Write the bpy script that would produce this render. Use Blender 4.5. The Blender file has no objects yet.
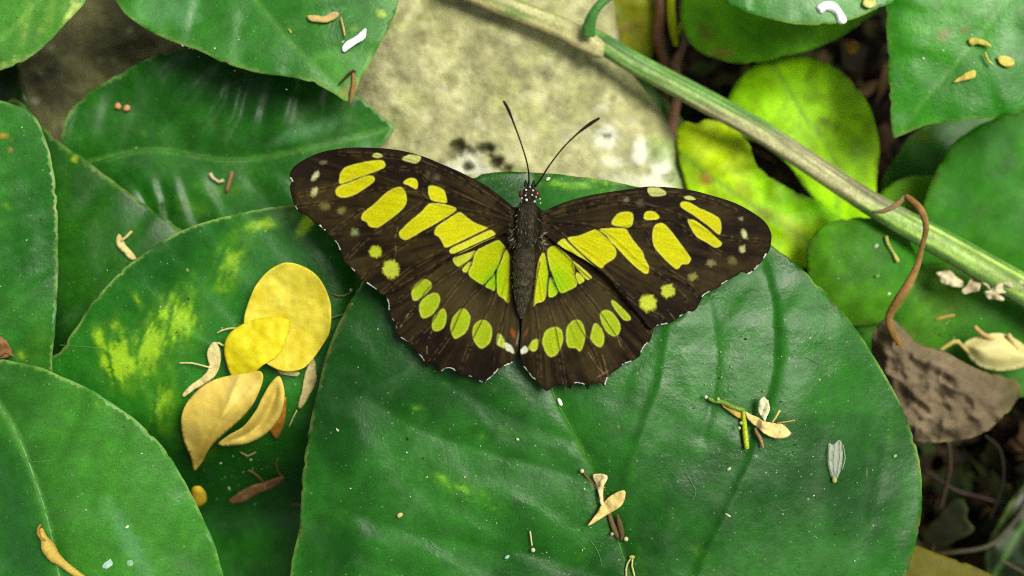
import bpy, math, random
import numpy as np
from mathutils import Vector
from mathutils.geometry import delaunay_2d_cdt

random.seed(7)
rng = np.random.default_rng(11)
C = bpy.context.scene.collection
R = math.radians
S = bpy.context.scene

# ------------------------------------------------------------------ camera, world, sun, exposure
CAMH = 22.0                    # cm above the butterfly
PPC = 52.0                     # picture pixels per cm at the butterfly (a 9 cm wingspan)
cam_d = bpy.data.cameras.new('camera')
cam = bpy.data.objects.new('camera', cam_d); C.objects.link(cam)
cam.location = (0, 0, CAMH * .01); cam.rotation_euler = (0, 0, 0)
cam_d.sensor_width = 36.0
cam_d.lens = 36.0 * CAMH / (1024 / PPC)
cam_d.clip_start = .005; cam_d.clip_end = 50
cam_d.dof.use_dof = True
cam_d.dof.focus_distance = (CAMH - .1) * .01
cam_d.dof.aperture_fstop = 9.0
S.camera = cam

SUN_EL, SUN_AZ = 58.0, 55.0    # azimuth clockwise from +Y (the top of the photo)
w = bpy.data.worlds.new('World'); S.world = w; w.use_nodes = True
nt = w.node_tree
sky = nt.nodes.new('ShaderNodeTexSky'); sky.sky_type = 'NISHITA'; sky.sun_disc = False
sky.sun_elevation = R(SUN_EL); sky.sun_rotation = R(SUN_AZ)
sky.air_density = 1.0; sky.dust_density = 3.0; sky.ozone_density = .6
nt.nodes['Background'].inputs[1].default_value = .085
hs = nt.nodes.new('ShaderNodeHueSaturation'); hs.inputs['Saturation'].default_value = .12   # light filtered white by a greenhouse roof
nt.links.new(sky.outputs[0], hs.inputs['Color']); nt.links.new(hs.outputs[0], nt.nodes['Background'].inputs[0])
sl = bpy.data.lights.new('sun', 'SUN'); sl.energy = 3.1; sl.angle = R(30); sl.color = (1, .96, .86)
so = bpy.data.objects.new('sun', sl); C.objects.link(so)
sd = Vector((math.sin(R(SUN_AZ)) * math.cos(R(SUN_EL)), math.cos(R(SUN_AZ)) * math.cos(R(SUN_EL)), math.sin(R(SUN_EL))))
so.rotation_euler = sd.to_track_quat('Z', 'Y').to_euler()
S.view_settings.view_transform = 'Standard'; S.view_settings.look = 'None'
S.view_settings.gamma = 1; S.view_settings.use_curve_mapping = False
S.view_settings.exposure = 0.5
S.render.engine = 'CYCLES'
S.cycles.use_denoising = False
S.cycles.max_bounces = 8; S.cycles.transmission_bounces = 6; S.cycles.transparent_max_bounces = 6
S.cycles.sample_clamp_indirect = 4
S.cycles.filter_width = 1.05

# ------------------------------------------------------------------ numeric helpers
def srgb(r, g, b):
    f = lambda c: (c / 255 / 12.92) if c / 255 <= .04045 else ((c / 255 + .055) / 1.055) ** 2.4
    return np.array([f(r), f(g), f(b)])

def P(x, y, z):
    """picture pixel + height in cm -> metres (arrays allowed)"""
    s = (CAMH - z) / CAMH / PPC
    return np.stack([(x - 512) * s * .01, (288 - y) * s * .01, z * .01 + 0 * x], -1)

def _h(ix, iy, seed):
    n = (ix.astype(np.int64) * 374761393 + iy.astype(np.int64) * 668265263 + seed * 1442695041) & 0x7fffffff
    n = ((n ^ (n >> 13)) * 1274126177) & 0x7fffffff
    n = (n ^ (n >> 16)) & 0xffff
    return n / 65535.0

def vnoise(x, y, seed=0):
    ix = np.floor(x); iy = np.floor(y); fx = x - ix; fy = y - iy
    fx = fx * fx * fx * (fx * (fx * 6 - 15) + 10); fy = fy * fy * fy * (fy * (fy * 6 - 15) + 10)
    a = _h(ix, iy, seed); b = _h(ix + 1, iy, seed); c = _h(ix, iy + 1, seed); d = _h(ix + 1, iy + 1, seed)
    return (a * (1 - fx) + b * fx) * (1 - fy) + (c * (1 - fx) + d * fx) * fy

def fbm(x, y, seed=0, octv=4):
    t = 0; a = .5; s = 0
    for i in range(octv):
        t = t + a * vnoise(x, y, seed + i * 17); s += a; a *= .5; x = x * 2.03 + 11.3; y = y * 2.03 + 5.7
    return t / s          # 0..1

def ss(a, b, x):
    t = np.clip((x - a) / (b - a), 0, 1); return t * t * (3 - 2 * t)

def smooth_poly(pts, closed=True, step=3.0, sharp=()):
    """Catmull-Rom through pts, resampled evenly"""
    pts = [np.array(p[:2], float) for p in pts]; n = len(pts); out = []
    for i in range(n if closed else n - 1):
        if closed:
            p0, p1, p2, p3 = pts[i - 1], pts[i], pts[(i + 1) % n], pts[(i + 2) % n]
        else:
            p0, p1, p2, p3 = pts[max(i - 1, 0)], pts[i], pts[i + 1], pts[min(i + 2, n - 1)]
        if i in sharp: p0 = p1
        if ((i + 1) % n) in sharp: p3 = p2
        m = max(2, int(np.linalg.norm(p2 - p1) / step) + 1)
        for k in range(m):
            t = k / m
            out.append(.5 * ((2 * p1) + (-p0 + p2) * t + (2 * p0 - 5 * p1 + 4 * p2 - p3) * t * t + (-p0 + 3 * p1 - 3 * p2 + p3) * t ** 3))
    if not closed: out.append(pts[-1])
    out = np.array(out)
    q = np.vstack([out, out[:1]]) if closed else out
    L = np.concatenate([[0], np.cumsum(np.linalg.norm(np.diff(q, axis=0), axis=1))])
    m = max(4, int(L[-1] / step))
    t = np.linspace(0, L[-1], m + 1)
    if closed: t = t[:-1]
    return np.stack([np.interp(t, L, q[:, 0]), np.interp(t, L, q[:, 1])], 1)

def inside(P_, poly):
    x, y = P_[:, 0], P_[:, 1]; r = np.zeros(len(x), bool); n = len(poly)
    for i in range(n):
        x1, y1 = poly[i - 1]; x2, y2 = poly[i]
        if y1 == y2: continue
        c = ((y1 > y) != (y2 > y)) & (x < (x2 - x1) * (y - y1) / (y2 - y1) + x1)
        r ^= c
    return r

def pdist(P_, line, closed=False):
    """distance to polyline, arc position, signed side"""
    line = np.asarray(line, float)
    if closed: line = np.vstack([line, line[:1]])
    D = np.full(len(P_), 1e9); U = np.zeros(len(P_)); V = np.zeros(len(P_)); acc = 0
    for i in range(len(line) - 1):
        a, b = line[i], line[i + 1]; d = b - a; L = np.hypot(*d)
        if L < 1e-9: continue
        r = P_ - a; t0 = (r @ d) / L / L
        t = np.clip(t0, 0, 1); q = r - t[:, None] * d
        ds = np.hypot(q[:, 0], q[:, 1]); m = ds < D
        cr = (d[0] * r[:, 1] - d[1] * r[:, 0])
        D[m] = ds[m]; U[m] = acc + t[m] * L; V[m] = np.sign(cr[m]) * ds[m]
        acc += L
    return D, U, V

# ------------------------------------------------------------------ tagging
def tag(o, label=None, cat=None, group=None, kind=None):
    if label: o['label'] = label
    if cat: o['category'] = cat
    if group: o['group'] = group
    if kind: o['kind'] = kind
    return o

def empty(name, px, py, z):
    o = bpy.data.objects.new(name, None); C.objects.link(o)
    o.location = P(px, py, z).tolist(); o.empty_display_size = .005
    return o

def link_mesh(name, V, F, mat, parent=None, col=None, lf=None, origin=None, smooth=True):
    V = np.asarray(V, float)
    org = np.array(origin if origin is not None else (V.min(0) + V.max(0)) / 2)
    me = bpy.data.meshes.new(name)
    me.from_pydata((V - org).tolist(), [], [list(map(int, f)) for f in F])
    if smooth: me.polygons.foreach_set('use_smooth', [True] * len(me.polygons))
    if col is not None:
        a = me.color_attributes.new('Col', 'FLOAT_COLOR', 'POINT')
        c = np.ones((len(V), 4), np.float32); c[:, :3] = np.clip(col, 0, 1)
        a.data.foreach_set('color', c.ravel())
    if lf is not None:
        a = me.attributes.new('lf', 'FLOAT_VECTOR', 'POINT')
        a.data.foreach_set('vector', np.asarray(lf, np.float32).ravel())
    me.materials.append(mat); me.update()
    o = bpy.data.objects.new(name, me); C.objects.link(o)
    if parent is not None:
        o.parent = parent
        o.location = (org - np.array(parent_world(parent))).tolist()
    else:
        o.location = org.tolist()
    return o

def parent_world(p):
    l = np.array(p.location)
    while p.parent: p = p.parent; l = l + np.array(p.location)
    return l

# ------------------------------------------------------------------ sheets (leaves, petals, wings)
def triangulate(poly, step, jitter=.25, ring=None):
    lo = poly.min(0); hi = poly.max(0); h = step * .866
    ys = np.arange(lo[1], hi[1], h); pts = []
    for k, y in enumerate(ys):
        xs = np.arange(lo[0] + (k % 2) * step / 2, hi[0], step)
        pts.append(np.stack([xs, np.full(len(xs), y)], 1))
    pts = np.vstack(pts); pts += rng.uniform(-jitter, jitter, pts.shape) * step * .5
    pts = pts[inside(pts, poly)]
    D, _, _ = pdist(pts, poly, True)
    bs = np.linalg.norm(poly[1] - poly[0])
    pts = pts[D > .55 * max(bs, step * .8)]
    allp = np.vstack([poly, pts]); n = len(poly)
    v, e, f, *_ = delaunay_2d_cdt([Vector(p) for p in allp.tolist()], [(i, (i + 1) % n) for i in range(n)], [], 1, 1e-6)
    v = np.array([tuple(p) for p in v]); F = []
    for t in f:
        a, b, c = v[t[0]], v[t[1]], v[t[2]]
        cr = (b[0] - a[0]) * (c[1] - a[1]) - (b[1] - a[1]) * (c[0] - a[0])
        F.append(t if cr < 0 else t[::-1])          # y grows downwards in the picture: make normals face up
    return v, F

def sheet(name, outline, zf, cf, mat, parent=None, step=3.0, bstep=None, thick=.03, smooth=True, sharp=(), raw=False, origin=None):
    poly = np.array(outline, float) if raw else smooth_poly(outline, True, bstep or step, sharp)
    v, F = triangulate(poly, step)
    D, _, _ = pdist(v, poly, True)
    z = zf(v[:, 0], v[:, 1], D)
    W = P(v[:, 0], v[:, 1], z)
    col = cf(v[:, 0], v[:, 1], D)
    o = link_mesh(name, W, F, mat, parent, col, lf=np.stack([v[:, 0] / PPC, v[:, 1] / PPC, D / PPC], 1), smooth=smooth, origin=origin)
    if thick:
        m = o.modifiers.new('thickness', 'SOLIDIFY'); m.thickness = thick * .01; m.offset = -1
    return o

def tube(path, rad, n=8, flat=1.0, cf=None, step=None):
    """path: (px,py,z cm) list; rad: px radii. returns V,F,col"""
    path = np.array(path, float); rad = np.array(rad, float) if np.ndim(rad) else np.full(len(path), float(rad))
    if step:
        m = max(len(path), int(np.sum(np.linalg.norm(np.diff(path[:, :2], axis=0), axis=1)) / step))
        t = np.arange(len(path)); tt = np.linspace(0, len(path) - 1, m)
        def cr(a):
            out = []
            for q in tt:
                i = min(int(q), len(a) - 2); f = q - i
                p0, p1, p2, p3 = a[max(i - 1, 0)], a[i], a[i + 1], a[min(i + 2, len(a) - 1)]
                out.append(.5 * (2 * p1 + (p2 - p0) * f + (2 * p0 - 5 * p1 + 4 * p2 - p3) * f * f + (3 * p1 - p0 - 3 * p2 + p3) * f ** 3))
            return np.array(out)
        path = cr(path); rad = np.maximum(cr(rad), .05)
    W = P(path[:, 0], path[:, 1], path[:, 2])
    V = []; F = []; UV = []
    m = len(W)
    for i in range(m):
        d = W[min(i + 1, m - 1)] - W[max(i - 1, 0)]; d /= np.linalg.norm(d) + 1e-12
        up = np.array([0, 0, 1.]); s = np.cross(d, up)
        if np.linalg.norm(s) < .1: s = np.array([1., 0, 0])
        s /= np.linalg.norm(s); u = np.cross(s, d)
        r = rad[i] / PPC * .01
        for k in range(n):
            a = 2 * math.pi * k / n
            V.append(W[i] + s * math.cos(a) * r + u * math.sin(a) * r * flat); UV.append((i / (m - 1), k / n))
    for i in range(m - 1):
        for k in range(n):
            k2 = (k + 1) % n
            F.append((i * n + k, i * n + k2, (i + 1) * n + k2, (i + 1) * n + k))
    F.append(tuple(range(n))[::-1]); F.append(tuple((m - 1) * n + k for k in range(n)))
    return np.array(V), [f[::-1] for f in F], np.array(UV)

def merge(parts):
    V = []; F = []; Cc = []; o = 0
    for v, f, c in parts:
        V.append(v); F += [tuple(i + o for i in q) for q in f]; o += len(v)
        c = np.asarray(c, float)
        Cc.append(np.tile(c, (len(v), 1)) if c.ndim == 1 else c)
    return np.vstack(V), F, np.vstack(Cc)

def tube_obj(name, path, rad, col, mat, parent=None, n=8, flat=1., step=4, var=.25, seed=1):
    path = np.array(path, float); rad = np.array(rad, float) if np.ndim(rad) else np.full(len(path), float(rad))
    if step and name in ('twiglet', 'filament', 'stub', 'twig', 'green_stem', 'tube', 'hook', 'dry_sepal', 'tail'):     # broken ends thin out
        path = np.vstack([path[:1], path[:1] + (path[1:2] - path[:1]) * .12, path[1:-1], path[-1:] + (path[-2:-1] - path[-1:]) * .12, path[-1:]])
        rad = np.concatenate([[rad[0] * .35], rad[:1], rad[1:-1], rad[-1:], [rad[-1] * .35]])
    v, f, uv = tube(path, rad, n, flat, step=step)
    if name in ('twiglet', 'filament', 'stub', 'twig', 'tube', 'hook'):      # dried surface: lumpy, not round
        cc = v.reshape(-1, n, 3); mid_ = cc.mean(1, keepdims=True); lump = .7 + .6 * fbm(uv[:, 0] * 11 + seed, uv[:, 1] * 4, seed + 5, 3).reshape(-1, n, 1); v = (mid_ + (cc - mid_) * lump).reshape(-1, 3)
    c = np.asarray(col, float)
    if c.ndim == 1: c = np.tile(c, (len(v), 1))
    nz = fbm(uv[:, 0] * 14, uv[:, 1] * 5, seed)[:, None]
    c = c * (1 - var + 2 * var * nz)
    return link_mesh(name, v, f, mat, parent, c)

def ball(px, py, z, r, col, n=10, sq=(1, 1, 1)):
    c = P(px, py, z); r = r / PPC * .01; V = []; F = []
    for i in range(n + 1):
        th = math.pi * i / n
        for k in range(n * 2):
            ph = math.pi * k / n
            V.append(c + r * np.array([math.sin(th) * math.cos(ph) * sq[0], math.sin(th) * math.sin(ph) * sq[1], math.cos(th) * sq[2]]))
    for i in range(n):
        for k in range(n * 2):
            k2 = (k + 1) % (n * 2)
            F.append((i * 2 * n + k, (i + 1) * 2 * n + k, (i + 1) * 2 * n + k2, i * 2 * n + k2))
    return np.array(V), F, np.tile(np.asarray(col, float), (len(V), 1))

# ------------------------------------------------------------------ materials
def new_mat(name):
    m = bpy.data.materials.new(name); m.use_nodes = True
    nt = m.node_tree; b = nt.nodes['Principled BSDF']; return m, nt, b

def N(nt, typ, **kw):
    n = nt.nodes.new(typ)
    for k, v in kw.items():
        if k.startswith('i_'):
            key = k[2:]; key = int(key) if key.isdigit() else key
            n.inputs[key].default_value = v
        else: setattr(n, k, v)
    return n

def mixc(nt, fac, a, b, blend='MIX'):
    m = nt.nodes.new('ShaderNodeMix'); m.data_type = 'RGBA'; m.blend_type = blend
    for sock, v in ((0, fac), (6, a), (7, b)):
        if hasattr(v, 'links') or hasattr(v, 'is_linked'): nt.links.new(v, m.inputs[sock])
        elif sock == 0: m.inputs[0].default_value = v
        else: m.inputs[sock].default_value = (*v, 1) if len(v) == 3 else v
    return m.outputs[2]

def rampf(nt, src, lo, hi, a=0., b=1.):
    m = nt.nodes.new('ShaderNodeMapRange'); m.interpolation_type = 'SMOOTHSTEP'
    nt.links.new(src, m.inputs[0]); m.inputs[1].default_value = lo; m.inputs[2].default_value = hi
    m.inputs[3].default_value = a; m.inputs[4].default_value = b
    return m.outputs[0]

def mathn(nt, op, a, b=None):
    m = nt.nodes.new('ShaderNodeMath'); m.operation = op
    for i, v in enumerate((a, b)):
        if v is None: continue
        if hasattr(v, 'is_linked'): nt.links.new(v, m.inputs[i])
        else: m.inputs[i].default_value = v
    return m.outputs[0]

def leaf_material(name, rough=.4, transl=.12, specks=1.0, dust=.25, bump=.25, spec=.45, grain=.25, coat=0.):
    m, nt, b = new_mat(name); L = nt.links
    at = N(nt, 'ShaderNodeVertexColor', layer_name='Col')
    tc = N(nt, 'ShaderNodeTexCoord')
    col = at.outputs[0]
    n1 = N(nt, 'ShaderNodeTexNoise', i_2=500., i_3=4., i_4=.6); L.new(tc.outputs['Object'], n1.inputs[0])
    g = rampf(nt, n1.outputs[0], .3, .7, 1 - grain * .5, 1 + grain * .5)
    vm = N(nt, 'ShaderNodeVectorMath', operation='SCALE'); L.new(col, vm.inputs[0]); L.new(g, vm.inputs[3])
    col = vm.outputs[0]
    # cell-like mottling of the blade
    n1b = N(nt, 'ShaderNodeTexNoise', i_2=3300., i_3=3., i_4=.7); L.new(tc.outputs['Object'], n1b.inputs[0])
    vm = N(nt, 'ShaderNodeVectorMath', operation='SCALE'); L.new(col, vm.inputs[0]); L.new(rampf(nt, n1b.outputs[0], .3, .7, 1 - grain * 1.3, 1 + grain * 1.3), vm.inputs[3]); col = vm.outputs[0]
    # dust film with fibrous edges
    n2 = N(nt, 'ShaderNodeTexNoise', i_2=70., i_3=8., i_4=.65, i_8=1.2); L.new(tc.outputs['Object'], n2.inputs[0])
    df = rampf(nt, n2.outputs[0], .5, .72, 0, dust)
    col = mixc(nt, df, col, (.09, .18, .08))
    # specks of dirt at two sizes
    for sc, r, th, wgt, pc in ((360., .05, .66, .7, (.36, .46, .24)), (1000., .13, .66, .55, (.2, .34, .13)), (170., .02, .45, .7, (.5, .55, .38))):
        if specks <= 0: break
        vo = N(nt, 'ShaderNodeTexVoronoi', i_2=sc); L.new(tc.outputs['Object'], vo.inputs[0])
        sp = N(nt, 'ShaderNodeSeparateColor'); L.new(vo.outputs['Color'], sp.inputs[0])
        gate = mathn(nt, 'GREATER_THAN', sp.outputs[0], th)
        rr = mathn(nt, 'MULTIPLY', sp.outputs[1], r * 1.6)
        d = mathn(nt, 'SUBTRACT', rr, vo.outputs['Distance'])
        s = rampf(nt, d, -.015, .03)
        s = mathn(nt, 'MULTIPLY', s, gate); s = mathn(nt, 'MULTIPLY', s, wgt * specks)
        col = mixc(nt, s, col, pc)
    # fine scratches
    if specks > 0:
        mp = N(nt, 'ShaderNodeMapping'); mp.inputs['Rotation'].default_value = (0, 0, .7); mp.inputs['Scale'].default_value = (1, .12, 1)
        nz = N(nt, 'ShaderNodeTexNoise', i_2=60., i_3=2.); L.new(tc.outputs['Object'], nz.inputs[0])
        va = N(nt, 'ShaderNodeVectorMath', operation='MULTIPLY_ADD'); L.new(nz.outputs[1], va.inputs[0]); va.inputs[1].default_value = (.02, .02, 0); L.new(tc.outputs['Object'], va.inputs[2])
        L.new(va.outputs[0], mp.inputs[0])
        vo = N(nt, 'ShaderNodeTexVoronoi', i_2=420.); L.new(mp.outputs[0], vo.inputs[0])
        sp = N(nt, 'ShaderNodeSeparateColor'); L.new(vo.outputs['Color'], sp.inputs[0])
        s = mathn(nt, 'MULTIPLY', rampf(nt, vo.outputs['Distance'], .03, .09, 1, 0), mathn(nt, 'GREATER_THAN', sp.outputs[0], .8))
        col = mixc(nt, mathn(nt, 'MULTIPLY', s, .35 * specks), col, (.2, .33, .17))
    L.new(col, b.inputs['Base Color'])
    rn = rampf(nt, n2.outputs[0], .3, .7, rough - .06, rough + .16)
    L.new(rn, b.inputs['Roughness'])
    b.inputs['Specular IOR Level'].default_value = spec
    bn = N(nt, 'ShaderNodeTexNoise', i_2=900., i_3=5., i_4=.6); L.new(tc.outputs['Object'], bn.inputs[0])
    bp = N(nt, 'ShaderNodeBump', i_0=bump); bp.inputs[1].default_value = .0003; L.new(bn.outputs[0], bp.inputs['Height'])
    L.new(bp.outputs[0], b.inputs['Normal'])
    if transl > 0:
        t = N(nt, 'ShaderNodeBsdfTranslucent'); L.new(col, t.inputs[0])
        mx = N(nt, 'ShaderNodeMixShader', i_0=transl); L.new(b.outputs[0], mx.inputs[1]); L.new(t.outputs[0], mx.inputs[2])
        out = nt.nodes['Material Output']; L.new(mx.outputs[0], out.inputs[0])
    return m

M_leaf = leaf_material('waxy_leaf', .29, .10, .8, .12, grain=.17, spec=.23, bump=.35)
M_leafb = leaf_material('waxy_leaf_dusty', .32, .10, .7, .22, grain=.17, spec=.27, bump=.35)
M_leafd = leaf_material('deep_leaf', .36, .12, .5, .15, spec=.3)
M_lime = leaf_material('thin_young_leaf', .5, .45, .25, .0, spec=.25, grain=.15)
M_petal = leaf_material('petal', .5, .3, 0, 0, spec=.25, grain=.07, bump=.12)
M_dry = leaf_material('dry_plant_matter', .75, .2, 0, 0, spec=.15, grain=.15, bump=.5)
M_stem = leaf_material('stem', .5, .0, .3, 0, spec=.3, grain=.3, bump=.6)

def wing_material():
    m, nt, b = new_mat('wing_scales'); L = nt.links
    at = N(nt, 'ShaderNodeVertexColor', layer_name='Col'); tc = N(nt, 'ShaderNodeTexCoord')
    vo = N(nt, 'ShaderNodeTexVoronoi', i_2=5200.); L.new(tc.outputs['Object'], vo.inputs[0])
    sp = N(nt, 'ShaderNodeSeparateColor'); L.new(vo.outputs['Color'], sp.inputs[0])
    g = rampf(nt, sp.outputs[0], 0, 1, .88, 1.13)
    vm = N(nt, 'ShaderNodeVectorMath', operation='SCALE'); L.new(at.outputs[0], vm.inputs[0]); L.new(g, vm.inputs[3])
    nz = N(nt, 'ShaderNodeTexNoise', i_2=1500., i_3=4.); L.new(tc.outputs['Object'], nz.inputs[0])
    col = mixc(nt, rampf(nt, nz.outputs[0], .62, .8, 0, .05), vm.outputs[0], (.16, .10, .05))
    L.new(col, b.inputs['Base Color'])
    b.inputs['Roughness'].default_value = .62; b.inputs['Specular IOR Level'].default_value = .05
    bn = N(nt, 'ShaderNodeTexNoise', i_2=3000., i_3=3.); L.new(tc.outputs['Object'], bn.inputs[0])
    bp = N(nt, 'ShaderNodeBump', i_0=.15); bp.inputs[1].default_value = .00015; L.new(bn.outputs[0], bp.inputs['Height']); L.new(bp.outputs[0], b.inputs['Normal'])
    t = N(nt, 'ShaderNodeBsdfTranslucent'); L.new(col, t.inputs[0])
    mx = N(nt, 'ShaderNodeMixShader', i_0=.12); L.new(b.outputs[0], mx.inputs[1]); L.new(t.outputs[0], mx.inputs[2])
    L.new(mx.outputs[0], nt.nodes['Material Output'].inputs[0])
    return m
M_wing = wing_material()

def simple_mat(name, rough=.6, spec=.3, bump=.4, bscale=2000., grain=.3):
    m, nt, b = new_mat(name); L = nt.links
    at = N(nt, 'ShaderNodeVertexColor', layer_name='Col'); tc = N(nt, 'ShaderNodeTexCoord')
    nz = N(nt, 'ShaderNodeTexNoise', i_2=bscale, i_3=5.); L.new(tc.outputs['Object'], nz.inputs[0])
    vm = N(nt, 'ShaderNodeVectorMath', operation='SCALE'); L.new(at.outputs[0], vm.inputs[0]); L.new(rampf(nt, nz.outputs[0], .3, .7, 1 - grain, 1 + grain), vm.inputs[3])
    L.new(vm.outputs[0], b.inputs['Base Color']); b.inputs['Roughness'].default_value = rough; b.inputs['Specular IOR Level'].default_value = spec
    bp = N(nt, 'ShaderNodeBump', i_0=bump); bp.inputs[1].default_value = .0004; L.new(nz.outputs[0], bp.inputs['Height']); L.new(bp.outputs[0], b.inputs['Normal'])
    return m
M_body = simple_mat('chitin', .6, .15, .9, 3500., .5)
M_eye = simple_mat('compound_eye', .25, .5, .1, 6000.)
M_hair = simple_mat('fine_hair', .6, .3, 0.)
M_white = simple_mat('white_crust', .8, .2, .6, 1500., .12)

def stone_material(name):
    m, nt, b = new_mat(name); L = nt.links
    at = N(nt, 'ShaderNodeVertexColor', layer_name='Col'); tc = N(nt, 'ShaderNodeTexCoord')
    nz = N(nt, 'ShaderNodeTexNoise', i_2=160., i_3=8., i_4=.68); L.new(tc.outputs['Object'], nz.inputs[0])
    vm = N(nt, 'ShaderNodeVectorMath', operation='SCALE'); L.new(at.outputs[0], vm.inputs[0]); L.new(rampf(nt, nz.outputs[0], .25, .75, .62, 1.4), vm.inputs[3])
    col = vm.outputs[0]
    vo = N(nt, 'ShaderNodeTexVoronoi', i_2=260.); L.new(tc.outputs['Object'], vo.inputs[0])
    sp = N(nt, 'ShaderNodeSeparateColor'); L.new(vo.outputs['Color'], sp.inputs[0])
    s = mathn(nt, 'MULTIPLY', rampf(nt, vo.outputs['Distance'], .1, .35, 1, 0), mathn(nt, 'GREATER_THAN', sp.outputs[0], .8))
    col = mixc(nt, mathn(nt, 'MULTIPLY', s, .5), col, (.14, .12, .05))
    s = mathn(nt, 'MULTIPLY', rampf(nt, vo.outputs['Distance'], .1, .4, 1, 0), mathn(nt, 'LESS_THAN', sp.outputs[0], .15))
    col = mixc(nt, mathn(nt, 'MULTIPLY', s, .5), col, (.5, .47, .33))
    L.new(col, b.inputs['Base Color']); b.inputs['Roughness'].default_value = .85
    n2 = N(nt, 'ShaderNodeTexNoise', i_2=420., i_3=7., i_4=.7); L.new(tc.outputs['Object'], n2.inputs[0])
    bp = N(nt, 'ShaderNodeBump', i_0=.8); bp.inputs[1].default_value = .0012; L.new(n2.outputs[0], bp.inputs['Height']); L.new(bp.outputs[0], b.inputs['Normal'])
    return m
M_stone = stone_material('weathered_stone')

# ------------------------------------------------------------------ ground
def make_ground():
    m, nt, b = new_mat('shade_dark_soil'); L = nt.links
    tc = N(nt, 'ShaderNodeTexCoord')
    nz = N(nt, 'ShaderNodeTexNoise', i_2=60., i_3=10., i_4=.7); L.new(tc.outputs['Object'], nz.inputs[0])
    col = mixc(nt, rampf(nt, nz.outputs[0], .4, .75), (.003, .002, .001), (.018, .011, .005))  # soil colour darkened to stand in for shade from surrounding foliage
    L.new(col, b.inputs['Base Color']); b.inputs['Roughness'].default_value = .95; b.inputs['Specular IOR Level'].default_value = .1
    bp = N(nt, 'ShaderNodeBump', i_0=1.); bp.inputs[1].default_value = .004; L.new(nz.outputs[0], bp.inputs['Height']); L.new(bp.outputs[0], b.inputs['Normal'])
    xs = np.concatenate([[-30, -8, -2, -.6], np.linspace(-.3, .3, 61), [.6, 2, 8, 30]])
    X, Y = np.meshgrid(xs, xs, indexing='ij'); n = len(xs)
    Z = -.105 + .02 * (fbm(X * 40 + 99, Y * 40 + 99, 5) - .5) * (np.abs(X) < .4) * (np.abs(Y) < .4)
    V = np.stack([X.ravel(), Y.ravel(), Z.ravel()], 1)
    F = [(i * n + j, (i + 1) * n + j, (i + 1) * n + j + 1, i * n + j + 1) for i in range(n - 1) for j in range(n - 1)]
    o = link_mesh('ground', V, F, m, origin=(0, 0, 0)); tag(o, kind='structure')
make_ground()

def make_litter():
    rs = np.random.default_rng(5); V = []; F = []; Cc = []; o = 0
    for i in range(2600):
        if i < 900: x, y = rs.uniform(860, 1180), rs.uniform(380, 700)
        elif i < 1600: x, y = rs.uniform(560, 1150), rs.uniform(-80, 280)
        else: x, y = rs.uniform(-250, 1280), rs.uniform(-200, 780)
        z = rs.uniform(-9.6, -7.4); c = P(x, y, z)
        L, W_ = rs.uniform(.25, 1.1) * .01, rs.uniform(.08, .4) * .01; a = rs.uniform(0, 6.28); n = 6
        u = np.array([math.cos(a), math.sin(a), rs.uniform(-.5, .5)]); v_ = np.array([-math.sin(a), math.cos(a), rs.uniform(-.5, .5)])
        for k in range(n + 1):
            t = k / n; wd = W_ * math.sin(math.pi * min(max(t, .06), .94)) * rs.uniform(.7, 1.1); q = c + u * L * (t - .5); bend = np.array([0, 0, -.25 * L * (2 * t - 1) ** 2])
            V += [q + v_ * wd + bend, q + bend + np.array([0, 0, -.3 * wd]), q - v_ * wd + bend]
        for k in range(n):
            b = o + k * 3; F += [(b, b + 3, b + 4, b + 1), (b + 1, b + 4, b + 5, b + 2)]
        o += 3 * (n + 1)
        col = (srgb(58, 42, 24), srgb(36, 28, 16), srgb(60, 58, 24), srgb(82, 62, 36), srgb(40, 56, 18))[rs.integers(5)] * rs.uniform(.35, 1.)
        Cc += [col] * (3 * (n + 1))
    tag(link_mesh('leaf_litter', np.array(V), F, M_dry, None, np.array(Cc)), kind='stuff')
make_litter()

# ------------------------------------------------------------------ stones
def stone(name, outline, z0, dome, colfn, label, cat='stone', step=3.2, rough=.25, seed=3):
    poly = smooth_poly(outline, True, step)
    v, F = triangulate(poly, step)
    D, _, _ = pdist(v, poly, True)
    x, y = v[:, 0], v[:, 1]
    z = z0 + dome * (1 - np.exp(-D / 28.)) - 1.0 * dome + rough * (fbm(x / 45, y / 45, seed, 5) - .5) + .25 * rough * (fbm(x / 9, y / 9, seed + 9, 3) - .5)
    z = z - colfn(x, y, D)[1] * .35
    top = P(x, y, z)
    n = len(v); nb = len(poly)
    # walls down to the soil: ring order follows the first nb verts of the cdt (kept in input order)
    bot = top[:nb].copy(); c = bot.mean(0); bot[:, :2] = c[:2] + (bot[:, :2] - c[:2]) * .97; bot[:, 2] = -.112
    V = np.vstack([top, bot]); FF = list(F)
    for i in range(nb):
        j = (i + 1) % nb; FF.append((i, j, n + j, n + i))
    col, _ = colfn(x, y, D)
    col = np.vstack([col, col[:nb] * 1.0])
    o = link_mesh(name, V, FF, M_stone, None, col)
    return tag(o, label, cat)

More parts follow.
